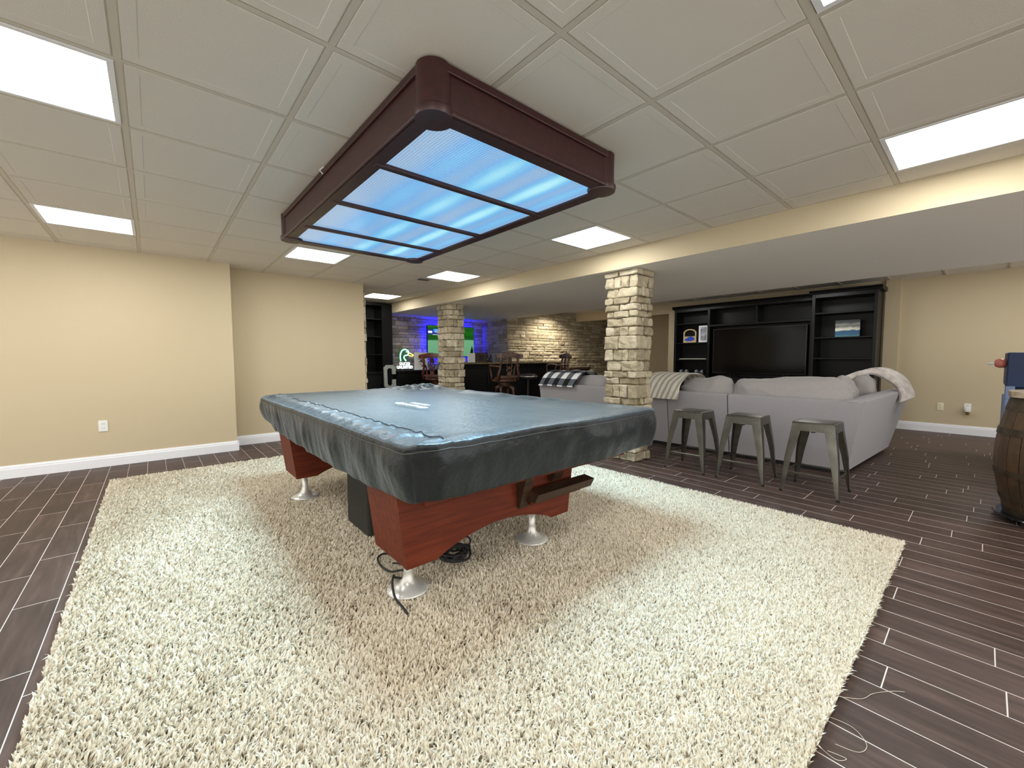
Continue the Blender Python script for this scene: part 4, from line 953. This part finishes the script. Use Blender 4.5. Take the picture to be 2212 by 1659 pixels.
# letter C
def letter_c():
    W, H, T = .25, .49, .04; ch = .055; s = .068
    out = [(ch, 0), (W-ch, 0), (W, ch), (W, .19), (W-s-.01, .19), (W-s-.01, s+.03), (W-s-.03, s), (s+.03, s), (s, s+.03), (s, H-s-.03), (s+.03, H-s), (W-s-.03, H-s), (W-s-.01, H-s-.03), (W-s-.01, H-.19), (W, H-.19), (W, H-ch), (W-ch, H), (ch, H), (0, H-ch), (0, ch)]
    me_b = MB(); n = len(out)
    me = bpy.data.meshes.new('letter'); bm = bmesh.new(); vs_ = [bm.verts.new((p[0]-W/2, 0, p[1])) for p in out]; f = bm.faces.new(vs_)
    r = bmesh.ops.extrude_face_region(bm, geom=[f]); bmesh.ops.translate(bm, vec=(0, T, 0), verts=[v for v in r['geom'] if isinstance(v, bmesh.types.BMVert)])
    bmesh.ops.triangulate(bm, faces=[f for f in bm.faces if len(f.verts) > 4]); bmesh.ops.recalc_face_normals(bm, faces=bm.faces); bm.to_mesh(me); bm.free()
    me.materials.append(mat('galvanised_sheet', srgb(176, 180, 172), .5, metal=.4, var=.15, scale=14)); o = bpy.data.objects.new('letter_sign', me); COL.objects.link(o); o.location = (3.675, 8.02, .535); o.rotation_euler = (-.04, 0, -.05)
    return tag(o, 'large grey metal letter C leaning by the black bookcase', 'letter')
letter_c()
t = thing('side_cabinet', 'low black cabinet under the large letter C', 'cabinet', (3.68, 8.05, 0)); MB().rbox(-.22, .2, -.14, .1, .02, .53, .005, 1).build('body', black_wood, t); MB().rbox(-.2, .18, -.155, -.141, .05, .5, .004, 1).build('door', black_wood, t)
# duck sign: glowing line tubes on a clear plate
def duck():
    t = thing('duck_neon_sign', 'glowing duck head sign reading DUCKS UNLIMITED on the back counter', 'sign', (4.17, 8.36, .905), -.15)
    g_ = emis('mint_glow', (.38, 1, .78), 1.0); yl = emis('yellow_glow', (1, .84, .2), .6); wh = emis('white_glow', (.85, 1, 1), 1.1)
    sc = .40/900  # px (of the enlarged crop) to metres ; origin = base centre
    def q(L_): return [((x-790)*sc, 0, (1410-y)*sc) for x, y in L_]
    def sm(L_):
        P_ = [Vector(p) for p in q(L_)]; out = []
        for i in range(len(P_)-1):
            a = P_[max(i-1, 0)]; b = P_[i]; c = P_[i+1]; d = P_[min(i+2, len(P_)-1)]
            for k in range(5): u = k/5; out.append(.5*((2*b)+(-a+c)*u+(2*a-5*b+4*c-d)*u*u+(-a+3*b-3*c+d)*u**3))
        return out+[P_[-1]]
    MB().tube(sm([(600, 970), (575, 820), (580, 680), (620, 540), (700, 430), (820, 400), (930, 440), (985, 520), (960, 660), (840, 690), (770, 740), (765, 830), (860, 960)]), .014, 8).build('head_outline', g_, t, smooth=True)
    MB().tube(sm([(860, 510), (940, 530), (985, 540)]), .009, 8).build('eye_line', g_, t, smooth=True)
    MB().tube(sm([(1005, 560), (1120, 610), (1225, 670), (1210, 715), (1100, 725), (1000, 690)]), .013, 8).build('bill_outline', yl, t, smooth=True)
    MB().hexa([(-.13, .008, .19), (.10, .008, .19), (.10, .011, .19), (-.13, .011, .19), (-.13, .008, .47), (.08, .008, .47), (.08, .011, .47), (-.13, .011, .47)]).build('green_plate', mat('green_acrylic', srgb(20, 84, 44), .2), t)
    for txt, size, z in (('DUCKS', .085, .108), ('UNLIMITED', .085, .035)):
        cu = bpy.data.curves.new('lettering', 'FONT'); cu.body = txt; cu.size = size; cu.extrude = .004; cu.offset = .003; cu.align_x = 'CENTER'
        tmp = bpy.data.objects.new('tmp', cu); COL.objects.link(tmp); bpy.context.view_layer.update()
        me = bpy.data.meshes.new_from_object(tmp.evaluated_get(bpy.context.evaluated_depsgraph_get())); bpy.data.objects.remove(tmp)
        me.materials.clear(); me.materials.append(wh); o = bpy.data.objects.new('lettering', me); COL.objects.link(o); o.parent = t; o.rotation_euler = (PI/2, 0, 0); o.location = (0, -.004, z); o.scale = (.82, 1, 1)
    MB().rbox(-.17, .18, -.04, .05, 0, .022, .004).build('base', black_gloss, t)
duck()
# antler drawing board
m, nt, p = nodes('antler_print'); L = nt.links; co = objco(nt); nz = N(nt, 'ShaderNodeTexNoise'); nz.inputs['Scale'].default_value = 22; nz.inputs['Detail'].default_value = 3; L.new(co, nz.inputs[0])
g_ = N(nt, 'ShaderNodeVectorMath', operation='DISTANCE'); L.new(co, g_.inputs[0]); g_.inputs[1].default_value = (0, 0, .21)
a = math_n(nt, 'MULTIPLY_ADD', g_.outputs['Value'], bv=2.2); a.node.inputs[2].default_value = 0; s_ = math_n(nt, 'ADD', a, nz.outputs['Fac'])
cr = N(nt, 'ShaderNodeValToRGB'); e = cr.color_ramp.elements; e[0].position = .56; e[0].color = c4(srgb(120, 112, 108)); e[1].position = .66; e[1].color = c4(srgb(222, 218, 208)); L.new(s_, cr.inputs[0]); L.new(cr.outputs[0], p.inputs['Base Color'])
t = thing('antler_board', 'white board with a grey deer antler drawing beside the duck sign', 'board', (4.555, 8.33, .905), -.1); MB().rbox(-.155, .155, 0, .03, 0, .39, .003, 1).build('panel', m, t)
q = MB().lathe([(.018, 0), (.018, .008)], n=12).build('bottle_opener', black_gloss, t); q.rotation_euler = (PI/2, 0, 0); q.location = (0, 0, .19)
MB().box(-.06, .06, -.02, 0, .045, .052).rbox(-.155, .155, -.03, 0, 0, .04, .003, 1).build('cap_catcher', white_trim, t); MB().hexa([(-.006, -.004, .08), (.006, -.004, .08), (.006, 0, .08), (-.006, 0, .08), (-.002, -.004, .13), (.002, -.004, .13), (.002, 0, .13), (-.002, 0, .13)]).build('pointer', black_gloss, t)
# things on the bar
tag(MB().box(4.79, 4.96, 6.83, 6.85, 1.076, 1.262).build('sign_card', white_pl), 'blank white card standing on the bar just right of the far column', 'card')
t = thing('wooden_crate', 'dark wooden box standing on the bar beside the white card', 'box', (5.0, 6.9, 1.075)); MB().rbox(-.03+.0, .25, -.08, .10, 0, .19, .004, 1).build('body', brown_black, t); q = MB().lathe([(.05, 0), (.05, .004)], n=18).build('round_emblem', black_mat, t); q.rotation_euler = (PI/2, 0, 0); q.location = (.11, -.081, .1)
for k, (x, h) in enumerate(((5.32, .20), (5.42, .17))):
    tag(MB().lathe([(.035, 0), (.038, .01), (.038, h*.6), (.014, h*.8), (.014, h)], n=16).build('bottle', mat('dark_bottle_glass', (.01, .01, .02), .08), loc=(x, 6.9, 1.075), smooth=True), ('taller' if k == 0 else 'shorter')+' dark bottle standing on the bar beside the wooden box', 'bottle', 'bottles on the bar')
for k, x in enumerate((4.86, 5.0, 5.14)):
    tag(MB().lathe([(.03, 0), (.034, .01), (.038, .10), (.036, .10), (.03, .012)], n=16).build('drinking_glass', mat('smoky_glass', srgb(120, 120, 130), .1), loc=(x, 8.42, .905), smooth=True), ['glass on the back counter nearest the antler board', 'middle glass on the back counter below the television', 'glass on the back counter closest to the far column'][k], 'glass', 'glasses on the back counter')
# green television
def green_tv():
    x0, x1, z0, z1, y = 4.86, 6.20, 1.195, 1.94, 8.58
    t = thing('television', 'lit television showing green golf turf, ringed by blue light', 'television', ((x0+x1)/2, y, z0)); lx, lz = (x0+x1)/2, z0
    def B(mb, nm, m): o = mb.build(nm, m, t); o.matrix_parent_inverse = Matrix.Translation((-lx, -y, -lz)); return o
    B(MB().rbox(x0, x1, y, y+.04, z0, z1, .005), 'housing', black_gloss)
    m, nt, p = nodes('golf_broadcast'); L = nt.links; co = N(nt, 'ShaderNodeTexCoord').outputs['Object']; sx = N(nt, 'ShaderNodeSeparateXYZ'); L.new(co, sx.inputs[0])
    mp = N(nt, 'ShaderNodeMapping'); mp.inputs['Scale'].default_value = (2, 1, 8); L.new(co, mp.inputs[0]); nz = N(nt, 'ShaderNodeTexNoise'); nz.inputs['Scale'].default_value = 2; nz.inputs['Detail'].default_value = 5; L.new(mp.outputs[0], nz.inputs[0])
    h = math_n(nt, 'DIVIDE', math_n(nt, 'SUBTRACT', sx.outputs[2], bv=z0), bv=z1-z0); h = math_n(nt, 'ADD', h, math_n(nt, 'MULTIPLY_ADD', nz.outputs['Fac'], bv=.10)); h.node.inputs[1].links[0].from_node.inputs[2].default_value = -.05
    h = math_n(nt, 'SUBTRACT', h, math_n(nt, 'MULTIPLY', math_n(nt, 'SUBTRACT', sx.outputs[0], bv=x0), bv=.04))
    cr = N(nt, 'ShaderNodeValToRGB'); e = cr.color_ramp.elements; e[0].color = c4(srgb(110, 170, 125)); e[1].position = 1; e[1].color = c4(srgb(60, 140, 50))
    for pos, c in ((.50, (120, 184, 138)), (.54, (24, 96, 24)), (.62, (14, 82, 14)), (.72, (24, 108, 18)), (.9, (18, 88, 22))): k = e.new(pos); k.color = c4(srgb(*c))
    L.new(h, cr.inputs[0]); L.new(cr.outputs[0], p.inputs['Emission Color']); p.inputs['Emission Strength'].default_value = .40; p.inputs['Base Color'].default_value = (0, 0, 0, 1); p.inputs['Roughness'].default_value = .3
    B(MB().box(x0+.012, x1-.012, y-.003, y-.001, z0+.015, z1-.012), 'screen', m)
    b = B(MB().box(x0+.012, x0+.50, y-.005, y-.0035, z1-.22, z1-.10), 'score_banner', emis('banner_navy', (.02, .04, .30), .35))
    MB().box(x0+.16, x0+.46, y-.007, y-.0055, z1-.16, z1-.085).build('banner_block', emis('banner_blue', (.03, .25, .85), .42), b)
    MB().box(x0+.02, x0+.13, y-.007, y-.0055, z1-.185, z1-.135).box(x0+.20, x0+.48, y-.008, y-.0068, z1-.165, z1-.15).box(x0+.20, x0+.34, y-.008, y-.0068, z1-.115, z1-.105).box(x0+.14, x0+.50, y-.007, y-.0055, z1-.225, z1-.215).build('banner_text', emis('banner_white', (.9, .95, 1), .42), b)
    MB().box(x0+.02, x0+.11, y-.005, y-.0035, z0+.055, z0+.06).rbox(x0+.06, x0+.16, y-.005, y-.0035, z0+.05, z0+.085, .0006, 1).build('corner_text', b.data.materials[0] and emis('corner_white', (.9, 1, .95), .42), t).matrix_parent_inverse = Matrix.Translation((-lx, -y, -lz))
    dk = mat('golfer_dark', (.004, .005, .01), .6)
    B(MB().prism([(x0+.36, z0+.22), (x0+.40, z0+.19), (x0+.47, z0+.20), (x0+.46, z0+.36), (x0+.47, z0+.46), (x0+.40, z0+.47), (x0+.36, z0+.42)], y-.006, y-.0035, 'y').prism([(x1-.14, z0+.02), (x1-.05, z0+.02), (x1-.03, z0+.16), (x1-.07, z0+.28), (x1-.11, z0+.16)], y-.006, y-.0035, 'y'), 'golfer_figure', dk)
    led_ = emis('blue_led', (.003, .004, 1), 85)
    B(MB().box(x0+.06, x1-.06, y+.045, y+.055, z1-.04, z1-.03).box(x0+.06, x1-.06, y+.045, y+.055, z0+.03, z0+.04).box(x0+.04, x0+.05, y+.045, y+.055, z0+.04, z1-.04).box(x1-.05, x1-.04, y+.045, y+.055, z0+.04, z1-.04), 'led_strip', led_)
green_tv()

# ------------------------------------------------------------------ carved bar chairs
carved = wood_mat('carved_mahogany', srgb(52, 33, 22), srgb(94, 62, 42), .4, axis=2, coat=.2)
redwood = wood_mat('red_mahogany', srgb(62, 26, 18), srgb(98, 44, 32), .35, axis=2, coat=.2)
def bar_chair(label, m_=carved):
    # local: faces +y, back at -y
    t = thing('carved_bar_chair', label, 'chair', group='carved bar chairs'); S = .76
    MB().lathe([(.10, S-.05), (.225, S-.045), (.24, S-.03), (.24, S-.012), (.225, S)], n=32).build('seat', m_, t, angle=40)
    MB().lathe([(.20, S), (.205, S+.02), (.17, S+.035), (.05, S+.04)], n=28).build('seat_pad', mat('brown_leather', srgb(86, 52, 36), .35), t, smooth=True)
    for s in (-1, 1):
        MB().tube([(s*.20, -.16, S-.02), (s*.205, -.20, S+.10), (s*.175, -.215, S+.22), (s*.165, -.235, S+.33), (s*.175, -.26, S+.42)], [.028, .026, .022, .022, .024], 10).build('back_post', m_, t, smooth=True)
        MB().tube([(s*.175, -.22, S+.24), (s*.24, -.12, S+.25), (s*.275, .02, S+.255), (s*.27, .08, S+.25), (s*.255, .10, S+.20), (s*.235, .09, S+.08), (s*.22, .10, S-.02)], [.018, .020, .022, .022, .018, .018, .02], 10).build('arm', m_, t, smooth=True)
    # crest rail with scrolled ends
    mb = MB(); pts = []
    for k in range(21):
        u = -1+k/10; pts.append((u*.245, -.265+.035*u*u, S+.445+.012*math.cos(u*PI)))
    sec = []
    for k, (x, y, z) in enumerate(pts):
        hh = .040+.010*math.cos((-1+k/10)*PI*.5); sec.append([(x, y-.018, z-hh), (x, y+.018, z-hh), (x, y+.024, z), (x, y+.016, z+hh), (x, y-.016, z+hh), (x, y-.024, z)])
    vs_ = [p for r in sec for p in r]; n = 6; fs = [(i*n+k, i*n+(k+1) % n, (i+1)*n+(k+1) % n, (i+1)*n+k) for i in range(20) for k in range(n)]+[tuple(range(n)), tuple(20*n+k for k in range(n))[::-1]]
    mb.add(vs_, fs)
    for s in (-1, 1): mb.tube([(s*.235, -.262, S+.435), (s*.235, -.205, S+.435)], .038, 14)
    for k in range(7): mb.lathe([(.003, -.01), (.016, 0), (.003, .01)], -.15+k*.05, -.278, 8, z0=S+.445+.01*((-1)**k))
    mb.build('crest_rail', m_, t, angle=40)
    # pierced splat
    mb = MB()
    for pts_ in ([(-.03, .06), (.03, .06), (.045, .10), (.025, .14), (-.025, .14), (-.045, .10)],):
        mb.prism([(x, S+z) for x, z in pts_], -.235, -.215, 'y')
    for s in (-1, 1):
        mb.tube([(s*.025, -.225, S+.13), (s*.055, -.228, S+.17), (s*.03, -.230, S+.21), (s*.06, -.232, S+.25), (s*.035, -.235, S+.30), (s*.03, -.245, S+.40)], [.012, .013, .012, .013, .012, .015], 8)
    mb.tube([(0, -.225, S+.13), (0, -.228, S+.20), (0, -.232, S+.26)], .009, 8); mb.tube([(-.035, -.23, S+.19), (.035, -.23, S+.23)], .009, 8); mb.tube([(.035, -.23, S+.19), (-.035, -.23, S+.23)], .009, 8)
    mb.hexa([(-.04, -.245, S+.30), (.04, -.245, S+.30), (.04, -.228, S+.30), (-.04, -.228, S+.30), (-.03, -.262, S+.41), (.03, -.262, S+.41), (.03, -.245, S+.41), (-.03, -.245, S+.41)])
    mb.build('splat', m_, t)
    MB().rbox(-.17, .17, -.235, -.205, S+.03, S+.075, .006).build('lower_rail', m_, t)
    MB().lathe([(.05, S-.16), (.10, S-.13), (.11, S-.06), (.08, S-.05)], n=24).build('swivel_hub', m_, t, angle=40)
    for k in range(4):
        a = PI/4+k*PI/2; c, s = math.cos(a), math.sin(a)
        MB().tube([(c*.08, s*.08, S-.12), (c*.17, s*.17, S-.17), (c*.185, s*.185, S-.28), (c*.17, s*.17, .35), (c*.19, s*.19, .15), (c*.235, s*.235, .02)], [.03, .034, .028, .022, .020, .028], 10).build('leg', m_, t, smooth=True)
    MB().tube([(math.cos(a)*.17, math.sin(a)*.17, .30) for a in np.linspace(0, 2*PI, 25)[:-1]], .012, 8, closed=True).build('foot_ring', gun_dark, t, smooth=True)
    return t
c0 = bar_chair('carved brown wooden swivel bar chair in front of the bar'); c0.location = (5.06, 6.02, 0); c0.rotation_euler = (0, 0, -.30)
dup(c0, (6.58, 6.12, 0), 1.15, 'brown wooden bar chair turned sideways at the right bar end, behind the checked blanket')
c2 = bar_chair('reddish wooden bar chair mostly hidden behind the far stone column', redwood); c2.location = (4.36, 7.35, 0); c2.rotation_euler = (0, 0, -.9)
t = thing('round_bar_stool', 'backless round stool with a black seat and silver rim beside the carved chair', 'stool', (5.66, 6.0, 0))
MB().lathe([(.17, .745), (.185, .76), (.185, .805), (.16, .84), (.05, .845)], n=30).build('seat', mat('black_vinyl_seat', (.02, .02, .022), .25), t, smooth=True); MB().lathe([(.18, .785), (.19, .79), (.19, .806), (.18, .81)], n=30).build('rim', silver, t)
MB().lathe([(.2, 0), (.2, .015), (.04, .03), (.03, .1), (.028, .77)], n=24).build('pedestal', black_gloss, t, angle=40)
t = thing('console_table', 'dark wooden console against the stone wall behind the sofa', 'table', (8.8, 7.42, 0))
MB().rbox(-.45, .45, -.18, .18, .86, .91, .006).build('table_top', brown_black, t); MB().rbox(-.42, .42, -.16, .16, .70, .86, .004, 1).build('drawer_box', brown_black, t)
for sx in (-1, 1):
    for sy in (-1, 1): MB().rbox(sx*.40-.025, sx*.40+.025, sy*.14-.02, sy*.14+.02, 0, .70, .004, 1).build('leg', brown_black, t)
